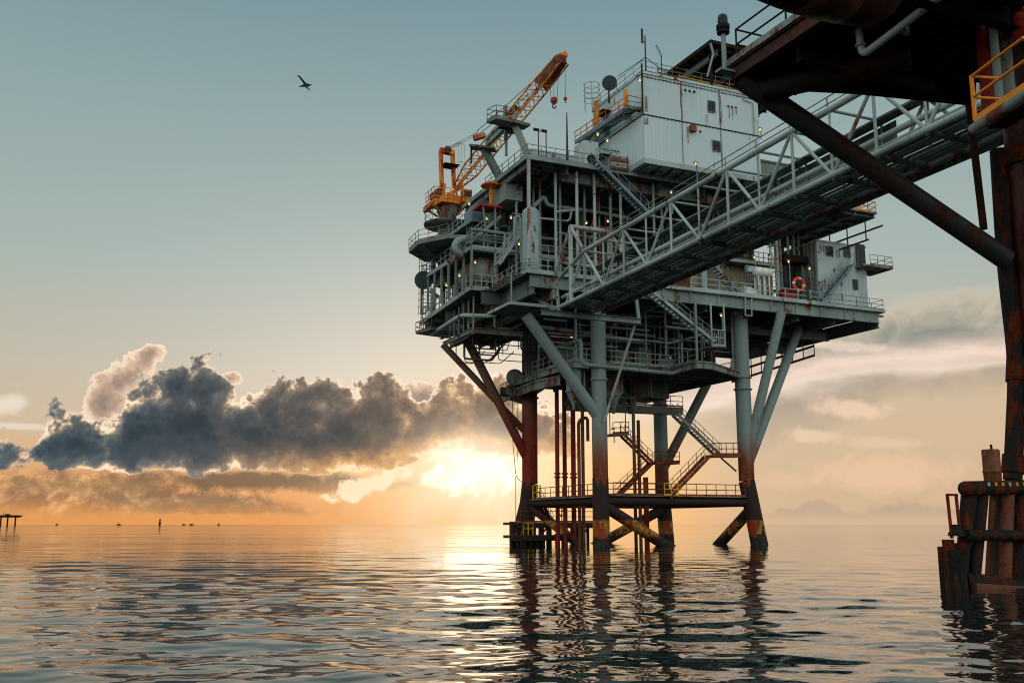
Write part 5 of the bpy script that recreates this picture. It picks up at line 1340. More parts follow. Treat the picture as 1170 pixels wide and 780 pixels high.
# hook blocks
def hook(px, y0, y1, r, tpos, lab):
    c = P(px, y1, v=tpos[1]); t = thing('hook_block', lab, 'hook', c, 'red crane hooks')
    obj('block', MB().lathe((c[0], c[1], c[2] + r), (0, 0, -1), [(0, .1), (r * .35, r * .85), (r * 1.0, r), (r * 1.6, r * .8), (r * 2.1, r * .3)], 16), RED, t)
    b = MB(); pts = [(c[0] + r * .5 * math.cos(a_), c[1], c[2] - r * 1.7 + r * .5 * math.sin(a_)) for a_ in np.linspace(R(100), R(400), 10)]
    for i in range(9): b.tube(pts[i], pts[i + 1], r * .16, n=6)
    obj('hook', b, CABLE, t)
    n = 3 if r > .3 else 1
    for i in range(n): obj('rope', MB().tube((c[0] + (i - n // 2) * .35 * (n > 1), c[1], c[2] + r * .7), (tpos[0] + (i - n // 2) * .5, tpos[1], tpos[2]), .028, n=4), CABLE, t)
q = bp(.93, 0, -.4); hook(633, 90, 115, .38, (P(633, 84, v=q[1])[0], q[1], P(633, 84, v=q[1])[2]), 'large red hook block hanging from the crane boom')
q = bp(1.0, 0, 0); hook(646, 75, 113, .20, (P(645.5, 74, v=q[1])[0], q[1], P(645.5, 74, v=q[1])[2]), 'small red overhaul ball hanging from the boom tip')
# boom rest tower
br_ = thing('boom_rest', 'grey steel boom rest frame with a small railed top platform holding the crane boom', 'frame', (-7, 2, ZU))
v1_, v2_ = -.5, 3.5
tz = P(575, 137, v=v1_)[2]
t0_, t1_ = P(556, 137, v=1.8), P(604, 137, v=v1_)
obj('top_platform', MB().prism([P(x, y, z=tz)[:2] for x, y in ((556, 138), (567, 132.5), (606, 141), (598, 146))], tz - .25, tz), DECK, br_)
obj('railing', MB().rail([(*P(590, 143.5, z=tz)[:2], tz), (*P(556.5, 138, z=tz)[:2], tz), (*P(567, 133, z=tz)[:2], tz), (*P(586, 136.5, z=tz)[:2], tz)], sp=1.1, r=.04), GREYR, br_)
for (x0, y0, va), (x1, y1, vb), w_ in [((588, 142, 0.), (603, 178, -.8), .62), ((552, 168, 5.), (571, 203, 5.2), .6), ((583, 140, 1.5), (556, 166, 4.5), .4), ((572, 142, 3.), (555, 160, 5.), .3), ((578, 138, 2), (578, 160, 2), .3)]:
    obj('leg', MB().bar(P(x0, y0, v=va), P(x1, y1, v=vb), w_, w_), GREY, br_)
obj('side_platform', MB().bar(P(538, 168, v=5.5), P(566, 171, v=4.0), 1.2, .2), DECK, br_)
obj('post', MB().tube(P(538.5, 169, v=5.5), P(538.5, 187, v=5.5), .1, n=6), CABLE, br_)
obj('saddle', MB().bar(P(572, 150, v=4.5), P(592, 150, v=3.2), .5, .4), DARK, br_)
obj('column', MB().tube(P(578.5, 150, v=3.0), P(578.5, 178, v=3.0), .14, n=8), GREY, br_)
obj('winch', MB().box(P(572, 137, v=1)[0], P(590, 137, v=1)[0], .6, 1.6, tz, tz + .7), DARK, br_)
obj('beacon_post', MB().bar(P(577.5, 134, v=.5), P(577.5, 121, v=.5), .3, .3), GREYR, br_)
# crane access platform at the far left
cp = thing('crane_platform', 'dark underside railed crane access platform projecting at the far left', 'platform', (-12, 14, 29))
zp = P(475, 283, v=15)[2]
pts = [P(x, y, z=zp) for x, y in [(467, 285), (478, 275), (512, 268), (548, 268), (520, 292), (486, 296)]]
pp = [(p[0], p[1]) for p in pts]
obj('floor', MB().prism(pp, zp - .35, zp), DECK, cp)
obj('railing', MB().rail([(*pp[5], zp), (*pp[0], zp), (*pp[1], zp), (*pp[2], zp)], sp=1.3, r=.03), GREYR, cp)
obj('support', MB().bar((uc, vc + .2, zp - 1.8), (pp[1][0] + .6, pp[1][1], zp - .4), .2, .3), DECK, cp)
obj('post', MB().bar((uc + .5, vc - 1, ZG), (uc + .5, vc - 1, zp - .35), .4, .4), GREY, cp)
# deck behind gallery up to crane level and blue housing
t = thing('blue_housing', 'tall blue-grey angular housing beside the crane pedestal', 'housing', (*P(553, 240, v=7)[:2], ZG))
a0, a1 = P(539, 226, v=7), P(566, 256, v=7)
zz0, zz1 = a1[2], a0[2]
b = MB(); um_ = (a0[0] + a1[0]) / 2
prof = [(a0[0], zz0), (a1[0], zz0), (a1[0], zz1 - .2), (um_ + .4, zz1), (um_ - .3, zz1), (a0[0], zz1 - 1.1)]
n = len(prof); b._add([L((p[0], 7.0, p[1])) for p in prof] + [L((p[0], 9.0, p[1])) for p in prof], [tuple(range(n)), tuple(range(n, 2 * n))[::-1]] + [(i, n + i, n + (i + 1) % n, (i + 1) % n) for i in range(n)])
obj('casing', b, BLUEG, t); obj('stand', MB().box(a0[0] + .3, a1[0] - .2, 7.2, 8.8, ZG, zz0), DARK, t)
t = thing('orange_canopy', 'small orange canopy over a post on a red landing near the crane', 'canopy', P(561, 238, v=5))
c = P(561, 212, v=5); zc_ = P(561, 236, v=5)[2]
obj('canopy', MB().lathe((c[0], 5, c[2] - .1), (0, 0, 1), [(0, 1.0), (.12, 1.0), (.5, .15)], 10), ORANGE, t); obj('post', MB().bar((c[0], 5, zc_), (c[0], 5, c[2]), .25, .25), ORANGE, t)
obj('landing', MB().box(P(546, 236, v=5)[0], P(571, 236, v=5)[0], 4.4, 6.4, zc_ - .2, zc_), RED, t)
for s_ in (0, 1): obj('strut', MB().bar((P(550 + 14 * s_, 236, v=5)[0], 4.6, zc_ - .2), (P(560 + 8 * s_, 236, v=5)[0], 5.4, ZG + .1), .15, .15), GREY, t)

# ================================================================== FOOTBRIDGE
fb = thing('footbridge', 'long tubular truss footbridge with pipes running from the platform toward the upper right', 'footbridge', (-6, -25, 20.5))
def nb(v, z): return (-5.75 + (v + 3) * .040, v, z)                      # near-side line
def fbk(v, z): return (-2.15 + (v + 3) * .036, v, z)                     # far-side line
V0, V1, ZB_, ZT = -3.4, -52.0, 20.5, 24.25
for fn, nm in ((nb, 'bottom'), (fbk, 'bottom')): obj('chord', MB().tube(fn(V0, ZB_), fn(V1, ZB_), .19, n=14), PALE if fn is nb else GREYR, fb)
for fn in (nb, fbk): obj('chord', MB().tube(fn(-8.2, ZT), fn(V1, ZT), .19, n=14), PALE if fn is nb else GREY, fb)
Bn = [-4.5, -11.7, -18.6, -25.7, -32.4, -39.0, -45.8, -52]; Tn = [-8.2, -15.1, -22.1, -29.1, -35.7, -42.4, -48.9]
for fn, mt in ((nb, PALE), (fbk, GREY)):
    for i, tv in enumerate(Tn):
        obj('diagonal', MB().tube(fn(Bn[i], ZB_), fn(tv, ZT), .105, n=8), RUSTP if i % 2 else mt, fb)
        obj('diagonal', MB().tube(fn(tv, ZT), fn(Bn[i + 1], ZB_), .105, n=8), mt, fb)
        obj('post', MB().tube(fn(tv, ZB_), fn(tv, ZT), .095, n=8), mt if i else RUSTP, fb)
        obj('post', MB().tube(fn(Bn[i + 1], ZB_), fn(Bn[i + 1], ZT), .075, n=8), mt, fb)
for v in sorted(Bn + Tn):
    obj('cross_beam', MB().tube(nb(v, ZB_ - .12), fbk(v, ZB_ - .12), .17, n=10), DECK, fb)
    if v < -8: obj('cross_beam', MB().tube(nb(v, ZT), fbk(v, ZT), .09, n=8), GREY, fb)
# portal at the platform end
pt = -5.6
pz = 27.1
obj('portal_post', MB().tube(nb(pt, ZB_), (nb(pt, 0)[0], pt, pz), .19, n=12), PALE, fb); obj('portal_post', MB().tube(fbk(pt, ZB_), (fbk(pt, 0)[0] + .2, pt, pz), .16, n=12), RUSTP, fb)
obj('portal_head', MB().tube((nb(pt, 0)[0] - .1, pt, pz), (fbk(pt, 0)[0] + .25, pt, pz), .21, n=12), RUSTP, fb)
obj('diagonal', MB().tube((nb(pt, 0)[0], pt, pz), nb(-8.2, ZT), .15, n=10), RUSTP, fb); obj('diagonal', MB().tube((fbk(pt, 0)[0] + .2, pt, pz), fbk(-8.6, ZT), .15, n=10), RUSTP, fb)
obj('diagonal', MB().tube((nb(pt, 0)[0], pt, pz), (nb(-2.6, 0)[0] - .2, -2.6, 23.4), .14, n=10), RUSTP, fb)
obj('diagonal', MB().tube(nb(-8.2, ZT), nb(-3.2, ZM - .6), .17, n=10), RUSTP, fb)
obj('diagonal', MB().tube(nb(-8.2, ZT), nb(-11.7, ZB_), .13, n=8), PALE, fb)
obj('gusset', MB().lathe((nb(-8.2, 0)[0] - .12, -8.2, ZT), (1, 0, 0), [(0, .34), (.24, .34)], 12), RUST, fb)
# bearing at the platform end
obj('bearing_beam', MB().ibeam((-7.5, -3.2, 19.9), (2.4, -3.2, 19.9), .4, .5), GREY, fb); obj('bearing_beam', MB().bar((-6.2, -3.2, 20.2), (-6.2, 1, 22.3), .25, .3), GREY, fb)
for u in (-5.6, -2.0, 2.5): obj('hanger_post', MB().tube((u, -2.8, 19.9), (u, -2.3, 22.8), .18, n=8), GREY, fb)
obj('strut', MB().tube((2.0, -3.0, 19.8), P(690, 482, v=-.9), .13, n=8), RUSTP, fb)
# decking: planks lengthways with daylight between some of them, handrails, pipes on the bridge
for k in range(7):
    f = .14 + k * .115
    a, b2_ = V(*nb(V0, ZB_)), V(*fbk(V0, ZB_)); c_, d_ = V(*nb(V1, ZB_)), V(*fbk(V1, ZB_))
    obj('deck_plank', MB().bar(a + (b2_ - a) * f + (0, 0, .22), c_ + (d_ - c_) * f + (0, 0, .22), .34 if k < 4 else .24, .05), DECK, fb)
for f, r, z, mt in [(.06, .17, .85, PALE), (.90, .13, .15, GREY), (.97, .2, .55, GREYR), (.84, .11, -.32, GREYR), (.14, .08, .1, PALE), (.3, .10, .04, PALE), (.42, .05, .06, GALV), (.52, .06, .05, GREYR), (.62, .11, .04, PALE), (.72, .05, .08, GALV), (.93, .16, 1.5, GREY), (.93, .11, 2.1, PALE)]:
    a, b2_ = V(*nb(V0, ZB_)), V(*fbk(V0, ZB_)); c_, d_ = V(*nb(V1, ZB_)), V(*fbk(V1, ZB_))
    obj('pipe', MB().tube(a + (b2_ - a) * f + (0, 0, z), c_ + (d_ - c_) * f + (0, 0, z), r, n=10), mt, fb)
obj('cable_tray', MB().bar(V(*fbk(V0, ZT)) + (-.5, 0, -.25), V(*fbk(V1, ZT)) + (-.5, 0, -.25), .8, .12), DECK, fb)
obj('handrail', MB().rail([V(*nb(-9, ZT)) + (.1, 0, 0), V(*nb(V1, ZT)) + (.1, 0, 0)], h=.85, sp=3.4, r=.035, kick=False), GREYR, fb)
obj('side_sheet', MB().bar(V(*fbk(-12, ZT - 1.1)) + (.12, 0, 0), V(*fbk(-40, ZT - 1.1)) + (.12, 0, 0), .03, 1.6), DECK, fb)
obj('edge_beam', MB().ibeam(V(*fbk(V0, ZB_)) + (.45, 0, -.15), V(*fbk(V1, ZB_)) + (.45, 0, -.15), .2, .3), GREYR, fb)
obj('safety_rail', MB().rail([V(*fbk(-38, ZB_)) + (.45, 0, .1), V(*fbk(V1, ZB_)) + (.45, 0, .1)], h=1.0, sp=1.4, r=.05), ORAIL, fb)

# ================================================================== NEAR PLATFORM (upper right)
zn = 17.0
n0 = P(838, 86, z=zn)
np_ = thing('near_platform', 'black rusty underside of the nearer platform deck filling the upper right corner', 'platform deck', (-17, -56, zn))
UN, VN = n0[0], n0[1]
nb1, nb2 = P(982, 106, z=zn - .4)[:2], P(1110, 119, z=zn - .4)[:2]; US = P(1112, 60, z=zn)[0]; nq = P(1114, 20, z=zn)[:2]; nb3 = (UN + 22, nb2[1] + (nb2[1] - nb1[1]) / (nb2[0] - nb1[0]) * (UN + 22 - nb2[0]))
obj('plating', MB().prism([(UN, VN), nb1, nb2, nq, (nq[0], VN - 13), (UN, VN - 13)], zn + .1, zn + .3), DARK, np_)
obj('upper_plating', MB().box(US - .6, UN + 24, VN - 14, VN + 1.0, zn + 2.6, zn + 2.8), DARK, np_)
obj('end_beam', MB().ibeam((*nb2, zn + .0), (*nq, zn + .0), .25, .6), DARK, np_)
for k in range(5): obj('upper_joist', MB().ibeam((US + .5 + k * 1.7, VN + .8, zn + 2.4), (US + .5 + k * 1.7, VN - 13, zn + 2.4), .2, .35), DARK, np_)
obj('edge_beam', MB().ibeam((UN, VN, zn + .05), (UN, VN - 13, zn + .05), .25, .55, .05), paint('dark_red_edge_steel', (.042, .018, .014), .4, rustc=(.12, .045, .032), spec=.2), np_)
obj('edge_channel', MB().bar((UN - .1, VN + .1, zn + .45), (UN - .1, VN - 13, zn + .45), .14, .22), GREYR, np_)
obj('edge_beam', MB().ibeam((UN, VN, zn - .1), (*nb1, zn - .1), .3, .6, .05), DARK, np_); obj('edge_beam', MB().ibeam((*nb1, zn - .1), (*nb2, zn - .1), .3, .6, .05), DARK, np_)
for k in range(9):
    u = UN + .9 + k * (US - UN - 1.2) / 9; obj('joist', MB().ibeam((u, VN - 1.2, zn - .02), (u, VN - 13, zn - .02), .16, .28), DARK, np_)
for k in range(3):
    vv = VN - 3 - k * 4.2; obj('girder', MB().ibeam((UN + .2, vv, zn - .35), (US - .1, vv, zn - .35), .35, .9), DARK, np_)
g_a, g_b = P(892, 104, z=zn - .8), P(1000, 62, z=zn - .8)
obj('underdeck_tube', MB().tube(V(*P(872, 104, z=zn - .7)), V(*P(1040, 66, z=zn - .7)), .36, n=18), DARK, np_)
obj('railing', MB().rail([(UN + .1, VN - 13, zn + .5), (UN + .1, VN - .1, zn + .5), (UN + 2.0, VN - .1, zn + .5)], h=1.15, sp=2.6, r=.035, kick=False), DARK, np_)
# curved vessel end above and its rust-brown side
c = P(905, 5, z=zn + 1.3)
t = thing('overhead_tank', 'dark round-ended horizontal tank cut off by the top of the photo', 'tank', c)
tq = P(857, -50, v=VN - 8.5)
obj('shell', MB().lathe(tq, (1, 0, 0), [(0, .1), (.06, .45), (.25, .75), (.6, .92), (1.2, .98), (3.2, .98), (3.9, .9), (4.3, .6), (4.4, .1)], 32), DARK, t)
obj('band', MB().lathe((tq[0] + 1.5, tq[1], tq[2]), (1, 0, 0), [(0, .99), (.02, 1.01), (1.4, 1.01), (1.42, .99)], 32), paint('brown_tank_band', (.05, .022, .012), .4, spec=.15), t)
for k in (1.2, 3.4): obj('hanger', MB().tube((tq[0] + k, tq[1], tq[2]), (tq[0] + k, tq[1], tq[2] + 4.0), .12, n=8), DARK, t)
# corner brace
LN = tuple(P(1187, 300, v=-55.6)[:2])
nl = thing('support_column', 'thick dark red rusty leg of the nearer platform at the right edge', 'platform leg', (*LN, 0))
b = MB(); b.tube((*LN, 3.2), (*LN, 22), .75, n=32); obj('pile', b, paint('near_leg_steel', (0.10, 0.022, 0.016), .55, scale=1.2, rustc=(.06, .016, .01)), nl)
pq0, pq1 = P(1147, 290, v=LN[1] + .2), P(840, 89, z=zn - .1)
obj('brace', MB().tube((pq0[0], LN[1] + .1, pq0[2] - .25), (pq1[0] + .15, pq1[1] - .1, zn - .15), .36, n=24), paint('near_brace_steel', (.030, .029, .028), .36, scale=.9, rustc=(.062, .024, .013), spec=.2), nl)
a0, a1, a2, a3 = P(1141, 172, v=-55.0), P(1149, 300, v=-55.0), P(1163, 420, v=-55.0), P(1157, 548, v=-55.0)
obj('conduit', MB().path([a0, a1, a2, a3], .30, 1.2, 16), BUMP, nl)
obj('clamp', MB().tube(V(*P(1163, 410, v=-55)), V(*P(1162, 436, v=-55)), .37, n=14), BUMP, nl)
obj('clamp', MB().tube(V(*P(1158, 520, v=-55)), V(*P(1157, 540, v=-55)), .36, n=14), BUMP, nl)
obj('collar', MB().tube((*LN, P(1160, 172, v=LN[1])[2] - .5), (*LN, P(1160, 172, v=LN[1])[2] + .15), .92, n=28), BUMP, nl)
h0_, h1_ = P(1106, 118, v=-54.6), P(1124, 262, v=-54.6)
o = obj('hanging_pipe', MB().tube((*h0_[:2], h0_[2] + 1.0), h1_, .13, n=10), DARK); tag(o, 'black hanging pipe crossing in front of the bridge end down to the dark corner brace', 'pipe')
# grey-green supply pipe under the deck
p = thing('supply_pipe', 'pale green pipe with a bracket bending below the dark near deck', 'pipe', P(985, 60, z=zn - .6))
a0, a1, a2 = P(981, 34, z=zn - .2), P(985, 64, v=P(981, 34, z=zn - .2)[1]), P(1077, -6, z=zn - .6)
obj('pipe', MB().path([a0, a1, V(*a2)], .115, .28, 12), PALE, p)
m_ = V(*a1) + (V(*a2) - V(*a1)) * .42
obj('bracket', MB().bar(m_, m_ + (.55, 0, .05), .07, .09), RUSTP, p); obj('bracket', MB().bar(m_ + (.55, 0, 0), m_ + (.55, 0, .45), .07, .09), RUSTP, p)
obj('coupling', MB().tube(V(*a0) * .45 + V(*a1) * .55, V(*a0) * .35 + V(*a1) * .65, .17, n=12), RUSTP, p)
# yellow walkway
yw = thing('orange_walkway', 'short orange railed walkway on a grey tube at the upper right edge', 'walkway', P(1140, 130, v=-57))
y0 = P(1112, 148, v=-61.0); y1 = (y0[0] + 4.6, y0[1], y0[2]); 
zt_ = y0[2]
y1 = P(1176, 106, z=zt_)
obj('edge_tube', MB().tube(y0, y1, .15, n=16), GREYR, yw)
d_ = V(y1[0] - y0[0], y1[1] - y0[1], 0); d_ /= np.linalg.norm(d_)
obj('kick_plate', MB().bar(V(*y0) + d_ * .1 + (0, 0, .24), V(*y1) + (0, 0, .24), .05, .16), ORAIL, yw)
for z in (.86, 1.45): obj('rail', MB().tube(V(*y0) + d_ * .12 + (0, 0, z), V(*y1) + (0, 0, z), .042, n=8), ORAIL, yw)
obj('rail_post', MB().bar(V(*y0) + d_ * .12 + (0, 0, .2), V(*y0) + d_ * .12 + (0, 0, 1.48), .08, .08), ORAIL, yw)
obj('rail_post', MB().bar(V(*y0) + d_ * 3.0 + (0, 0, .2), V(*y0) + d_ * 3.0 + (0, 0, 1.48), .08, .08), ORAIL, yw)
sd_ = V(-d_[1], d_[0], 0); sd_ = sd_ if sd_[0] > 0 else -sd_
for z in (.86, 1.45): obj('rail', MB().tube(V(*y0) + d_ * .12 + (0, 0, z), V(*y0) + d_ * .12 + sd_ * .9 + (0, 0, z), .042, n=8), ORAIL, yw)
obj('floor', MB().bar(V(*y0) + sd_ * .5 + (0, 0, .1), V(*y1) + sd_ * .5 + (0, 0, .1), .9, .06), DARK, yw)
# riser with flange behind the orange rail
rv = thing('flanged_riser', 'pale green peeling riser pipe with a wide flange collar behind the orange rail', 'pipe', (*P(1150, 60, v=-56.2)[:2], 15))
c = P(1148, 60, v=-59.4); zf = P(1148, 45, v=-59.4)[2]
obj('pipe', MB().tube((c[0], -59.4, zf - 2.6), (c[0], -59.4, zf + .1), .20, n=20), GREYR, rv); obj('collar', MB().lathe((c[0], -59.4, zf - .05), (0, 0, 1), [(0, .24), (.02, .33), (.48, .35), (.5, .2)], 28), GREYR, rv)
for k in range(10):
    a_ = k * .628; obj('bolt', MB().tube((c[0] + .28 * math.cos(a_), -59.4 + .28 * math.sin(a_), zf + .44), (c[0] + .28 * math.cos(a_), -59.4 + .28 * math.sin(a_), zf + .54), .035, n=6), RUST, rv)
c = P(1137, 60, v=-59.8); o = obj('straight_pipe', MB().tube((c[0], -59.8, zf - 2.6), (c[0], -59.8, zf + 3.4), .12, n=14), PALE); tag(o, 'straight pale green pipe left of the wide flange collar', 'pipe', 'pipes behind the orange walkway')
c = P(1126, 80, v=-59.0); o = obj('red_pipe', MB().tube((c[0], -59.0, zf - 2.6), (c[0], -59.0, zf + .6), .20, n=18), REDP); tag(o, 'dark red pipe beside the flanged riser behind the orange rail', 'pipe', 'pipes behind the orange walkway')
c = P(1168, 30, v=-60.2); o = obj('orange_float', MB().lathe((c[0] + .1, -60.2, c[2] - .4), (0, 0, 1), [(0, .1), (.1, .3), (.5, .4), (.9, .3), (1.0, .1)], 20), ORPL); tag(o, 'orange float partly seen at the right edge above the orange rail', 'float')
# navigation lantern on the deck corner
t = thing('navigation_lantern', 'grey navigation lantern on a post at the corner of the near deck', 'lantern', P(829, 78, v=VN + .05))
c = P(828, 80, v=VN); w0 = 36 / 1137
zb_ = c[2]; zl_ = P(827.5, 40, v=VN)[2]
obj('post', MB().tube((c[0], VN, zb_), (c[0], VN, zl_), .085, n=12), GREY, t)
obj('base_plate', MB().box(c[0] - .25, c[0] + .65, VN - .15, VN + .2, zb_ - .08, zb_), GREY, t)
obj('flange', MB().lathe((c[0], VN, zl_), (0, 0, 1), [(0, .12), (.04, .22), (.12, .22), (.14, .12)], 16), DARK, t)
obj('housing', MB().lathe((c[0], VN, zl_ + .14), (0, 0, 1), [(0, .13), (.05, .23), (.2, .23), (.22, .18)], 20), DARK, t)
obj('lens', MB().lathe((c[0], VN, zl_ + .36), (0, 0, 1), [(0, .165), (.04, .18), (.08, .165), (.12, .18), (.16, .165), (.2, .175), (.34, .15), (.36, .03)], 20), GLASS, t)
# ------------------------------------------------ boat bumper cage at the waterline, lower right
REDR = paint('red_rust_pipe', (.13, .028, .014), .55, scale=2.0, rustc=(.22, .055, .014), bump=.8)
JACKG = paint('olive_stained_pipe', (.07, .07, .05), .45, scale=2.0, rustc=(.16, .05, .016))
bu = thing('boat_bumper', 'rusty black tubular boat bumper cage around the near leg at the waterline', 'bumper', (-18.2, -56.5, 0))
vb = -56.6
def B_(px, py, v=vb): return P(px, py, v=v)
obj('top_tube', MB().tube(B_(1103, 558, vb - .12), B_(1185, 556, vb - .12), .23, n=18), BUMP, bu); obj('cap', MB().lathe(B_(1103, 558, vb - .12), (-1, 0, 0), [(0, .23), (.1, .2), (.18, .12), (.22, .01)], 18), BUMP, bu)
for x0, x1, y1, r, dv, mt in [(1106, 1098, 664, .19, 0, BUMP), (1123, 1112, 668, .19, -.05, BUMP), (1135, 1129, 660, .10, .7, RUST), (1141, 1137, 662, .13, .9, JACKG), (1152, 1148, 672, .19, -.05, REDR), (1165, 1163, 674, .17, .1, BUMP), (1178, 1177, 676, .2, -.1, BUMP), (1116, 1114, 656, .12, 1.1, BUMP)]:
    obj('leg', MB().tube(B_(x0, 558, vb + dv * .3), B_(x1, y1, vb + dv), r, n=18), mt, bu)
obj('mid_tube', MB().tube(B_(1104, 611, vb - .3), B_(1180, 612, vb - .3), .17, n=14), BUMP, bu)
obj('bottom_tube', MB().path([B_(1100, 664), B_(1130, 668, vb - .1), B_(1180, 674, vb - .4)], .3, .4, 14), BUMP, bu)
obj('rub_plate', MB().bar(B_(1108, 672, vb - .2), B_(1180, 677, vb - .5), .6, .35), RUST, bu)
for k in range(7):
    c = B_(1122 + k * 8, 553, vb - .1); obj('weld_plate', MB().box(c[0] - .035, c[0] + .035, vb - .37, vb - .335, c[2] - .06, c[2] + .05), YELL if k % 3 else PALE, bu)
t = thing('fender_pile', 'clustered rusty fender piles with a thin red frame left of the bumper cage', 'fender', (-20, -56.5, 0))
for px, y0, y1, r, dv in [(1083, 616, 690, .17, 0), (1076, 624, 688, .13, .5), (1094, 620, 690, .19, .3), (1089, 628, 692, .16, -.3), (1097, 634, 692, .15, -.4)]:
    a_ = B_(px, y0, vb + dv); b2_ = B_(px, y1, vb + dv); obj('pile', MB().tube((a_[0], a_[1], -1.2), a_, r, n=16), BUMP, t)
obj('cap', MB().lathe(B_(1094, 612, vb - .1), (0, 0, 1), [(0, .27), (.1, .25), (.2, .14), (.3, .16), (.34, .16)], 18), BUMP, t)
c0, c1 = B_(1087, 607), B_(1097, 607); zt_ = B_(1087, 565)[2]
for c in (c0, c1): obj('frame_post', MB().bar((c[0], vb, c[2] - .2), (c[0] - .05, vb, zt_), .07, .07), RED if False else REDP, t)
obj('frame_head', MB().bar((c0[0] - .08, vb, zt_), (c1[0], vb, zt_), .07, .07), REDP, t)
a0, a1 = B_(1126, 511, vb + .6), B_(1140, 551, vb + .6)
t = thing('fuel_drum', 'dark rusty upright drum standing behind the bumper top tube', 'drum', (a0[0], vb + .6, a1[2]))
obj('shell', MB().lathe(((a0[0] + a1[0]) / 2, vb + .6, a1[2] - .1), (0, 0, 1), [(0, .26), (.4, .27), (.42, .29), (.46, .29), (.48, .27), (1.1, .27), (1.14, .25)], 24), RUST, t); obj('valve', MB().tube(((a0[0] + a1[0]) / 2 + .05, vb + .6, a1[2] + 1.0), ((a0[0] + a1[0]) / 2 + .05, vb + .6, a1[2] + 1.2), .04, n=8), DARK, t)

# ================================================================== LAMPS
def lamp(px, py, v, post, lab, lime=False):
    c = P(px, py, v=v); t = thing('work_lamp', lab, 'lamp', c, 'lit work lamps')
    r = .095
    obj('bulb', MB().lathe((c[0], c[1], c[2] + r), (0, 0, -1), [(0, .03), (.06, r * .8), (r, r), (r * 1.7, r * .75), (r * 2, .03)], 12), BULB, t)
    obj('hood', MB().lathe((c[0], c[1] + .02, c[2] + r + .16), (0, 0, -1), [(0, .08), (.1, .2), (.16, .23)], 12), LIME if lime else GALV, t)
    if post: obj('post', MB().tube((c[0] + .16, c[1] + .1, c[2] + r), (c[0] + .16, c[1] + .1, c[2] - post), .05, n=6), GREY, t)
for a_ in [(510, 326, 8.5, 0, 'lit lamp behind the lower gallery rails, nearest the dark dish'), (525, 315, 7.0, 0, 'lit lamp behind the gallery rails next to the red valve'), (543, 300, 5.6, 0, 'lit lamp by the corner post of the side gallery, left of the tan vessel'),
           (536, 233, 8.5, 2.5, 'lit lamp right of the orange crane slew frame'), (593, 279, 1.0, 0, 'lit lamp left of the pale blue vertical tank'), (584, 249, 3.0, 0, 'dim lamp under the hung grey box'),
           (670, 255, .8, 0, 'lit lamp above the head beam of the bridge portal'), (694.5, 253, .6, 0, 'lit lamp between the slim columns right of the bridge portal'), (731, 92, VB - .5, 0, 'lit lamp high at the roof corner of the white block'),
           (694, 161, VB + 1, 1.0, 'lit lamp beside the canopy door under the blue stair'), (683, 154, VB + 3, 0, 'lit lamp under the pale duct of the blue stair'), (795, 187, -5.2, 2.0, 'lit post lamp against the base of the white block'), (767, 220, -4.5, 2.0, 'lit post lamp above the footbridge handrail'),
           (868.5, 148, -3.0, 1.0, 'lit lamp right of the white block by the dark brace'), (824, 360.5, VF, 3.0, 'lit post lamp over the caged stair landing'), (862, 294, -1.9, 3.2, 'lit lamp above the white raft canister'), (901, 299, -1.8, 2.8, 'lit lamp on the crook post above the red locker'),
           (925, 307, -2.2, 3.0, 'lit post lamp at the left corner of the worn white cabin'), (653, 385, 4.0, 0, 'lamp over the cellar deck railing corner'), (625, 394, 6.0, 0, 'lamp behind the big splayed brace'), (758, 437, 8.0, 0, 'lit lamp on the rear pipes under the cellar deck'),
           (880, 293, 1.5, 0, 'lit lamp inside the cage of the ladder column')]:
    lamp(*a_)
lamp(700.5, 491.5, 7.0, 1.2, 'lime yellow lamp on the small hung landing right of the front leg', True)
lamp(556, 250, 5.2, 0, 'lime yellow lamp under the red landing by the crane', True)

# hanging ropes under the left deck
for i, (px, y0, y1, lab) in enumerate([(585.5, 455, 545, 'loose black rope hanging left of the rear left leg'), (591.5, 455, 520, 'straight black rope hanging close to the rear left leg')]):
    a0, a1 = P(px, y0, v=11), P(px + (4 if i == 0 else 0), y1, v=11)
    o = obj('rope', MB().path([a0, (a0[0], 11, (a0[2] + a1[2]) / 2), a1, (a1[0] + (.9 if i == 0 else 0.02), 11, a1[2] - .6)], .035, .5, 5), CABLE); tag(o, lab, 'rope', 'hanging ropes')

# ================================================================== FAR THINGS
def W2(px, d): 
    r = ray(px, 599); r = r / np.hypot(r[0], r[1]); return r[:2] * d
def wbox(mb, c, x, y, z0, z1, dx_, dy_):
    """box at world centre c offset (x along, y away)"""
    vs = [Vector((c[0] + x + sx * dx_ / 2, c[1] + y + sy * dy_ / 2, z)) for z in (z0, z1) for sx, sy in ((-1, -1), (1, -1), (1, 1), (-1, 1))]
    mb._add(vs, [(3, 2, 1, 0), (4, 5, 6, 7), (0, 1, 5, 4), (1, 2, 6, 5), (2, 3, 7, 6), (3, 0, 4, 7)])
def far_thing(name, label, cat, c): 
    o = bpy.data.objects.new(name, None); col.objects.link(o); o.location = (c[0], c[1], 0); return tag(o, label, cat)
d = 1500; k = d / 1137
c = W2(2, d); t = far_thing('distant_platform', 'distant black platform on three thin legs at the left edge of the horizon', 'platform', c)
b = MB(); wbox(b, c, 0, 0, 8.5 * k, 10.8 * k, 30 * k, 14 * k); obj('deck', b, DARK, t)
b = MB(); wbox(b, c, 6 * k, 0, 9.6 * k, 10.6 * k, 28 * k, 3 * k); obj('jib', b, DARK, t)
b = MB(); wbox(b, c, 5 * k, 0, 10.8 * k, 12 * k, 3 * k, 4 * k); wbox(b, c, 1 * k, 0, 10.8 * k, 14 * k, .4 * k, .4 * k); obj('deckhouse', b, DARK, t)
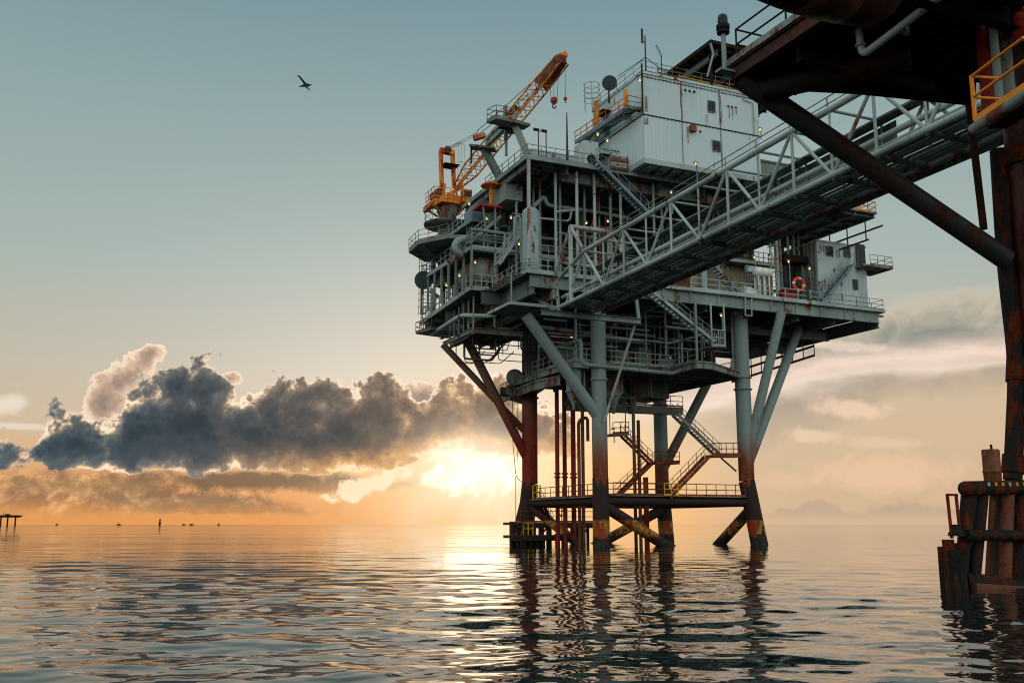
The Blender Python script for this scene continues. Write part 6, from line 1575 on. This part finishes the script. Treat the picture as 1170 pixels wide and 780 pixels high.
for x in (-11, -1.3, 5.5, 13.3): b = MB(); wbox(b, c, x * k, 0, -2, 9 * k, 1.1 * k, 1.1 * k); obj('leg', b, DARK, t)
d = 2600; k = d / 1137
c = W2(182.5, d); t = far_thing('beacon_tower', 'tiny dark beacon tower standing on the horizon', 'beacon', c)
b = MB(); wbox(b, c, 0, 0, -1, 4 * k, 1.6 * k, 1.6 * k); obj('base', b, DARK, t); b = MB(); wbox(b, c, 0, 0, 4 * k, 7.4 * k, .8 * k, .8 * k); obj('mast', b, DARK, t); b = MB(); wbox(b, c, 0, 0, 5 * k, 5.7 * k, 2 * k, 2 * k); obj('gallery', b, DARK, t)
for px, lab, ws in [(136, 'low dark ship hull on the horizon left of the beacon tower', 4.5), (210, 'long low dark barge on the horizon right of the beacon tower', 3.6), (219, 'second low dark barge just right of the long one', 5.5), (250, 'tiny boat with a mast on the horizon below the ember clouds', 2.6), (65, 'faint speck-sized boat on the horizon right of the distant platform', 1.6)]:
    c = W2(px, 3200); k = 3200 / 1137; t = far_thing('distant_boat', lab, 'boat', c)
    b = MB(); wbox(b, c, 0, 0, .2, .9 * k, ws * k, 3 * k); obj('hull', b, DARK, t); b = MB(); wbox(b, c, -.1 * ws * k, 0, 0.9 * k, 1.5 * k, ws * .35 * k, 2 * k); obj('deckhouse', b, DARK, t)
    b = MB(); wbox(b, c, .1 * ws * k, 0, 0.9 * k, (3.6 if px in (250,) else 2.3) * k, .35 * k, .35 * k); obj('mast', b, DARK, t)

# ================================================================== BIRD
def bird():
    r = ray(349.5, 98); r = r / np.linalg.norm(r); D = 80.0; c = Vector(r * D) + Vector((0, 0, CAM_H))
    k = D / 1137 / 12.0                      # one unit = one pixel of the enlarged view
    fw = Vector((1, .25, .05)).normalized()
    bm = bmesh.new()
    def pt(x, y, dep=0): return c + Vector((x * k, dep * k, -y * k))
    pts = [(-88, 10, 10, 4), (-45, 4, 0, 9), (0, 0, 0, 13), (35, -6, 0, 11), (60, -9, 0, 6), (82, -6, 0, 2)]       # tail to bill
    w1 = [(0, -4, 0, 10), (-25, -40, -30, 9), (-58, -72, -70, 8), (-78, -95, -95, 6), (-100, -70, -115, 2.5)]
    w2 = [(0, 4, 0, 10), (10, 30, -30, 9), (30, 62, -70, 7), (60, 95, -100, 5), (95, 124, -120, 1.5)]
    vs, es, rad = [], [], []
    for ch in (pts, w1, w2):
        prev = None
        for i, (x, y, dp, rr_) in enumerate(ch):
            if ch is not pts and i == 0: prev = 2; continue
            vs.append(pt(x, y, dp)); rad.append(rr_ * k)
            if prev is not None: es.append((prev, len(vs) - 1))
            prev = len(vs) - 1
    me = bpy.data.meshes.new('bird'); me.from_pydata([v - c for v in vs], es, [])
    o = bpy.data.objects.new('bird', me); col.objects.link(o); o.location = c
    sk_ = o.modifiers.new('skin', 'SKIN'); me.skin_vertices.data if hasattr(me, 'skin_vertices') and len(me.skin_vertices) else None
    if not me.skin_vertices: 
        b_m = bmesh.new(); b_m.from_mesh(me); b_m.verts.layers.skin.verify(); b_m.to_mesh(me); b_m.free()
    for i, sv in enumerate(me.skin_vertices[0].data): sv.radius = (rad[i] * 1.9, rad[i] * 1.3); sv.use_root = (i == 2)
    su = o.modifiers.new('sub', 'SUBSURF'); su.levels = 1; su.render_levels = 2
    me.materials.append(FEATH)
    tag(o, 'dark seabird gliding with bent spread wings high in the clear sky', 'bird')
bird()
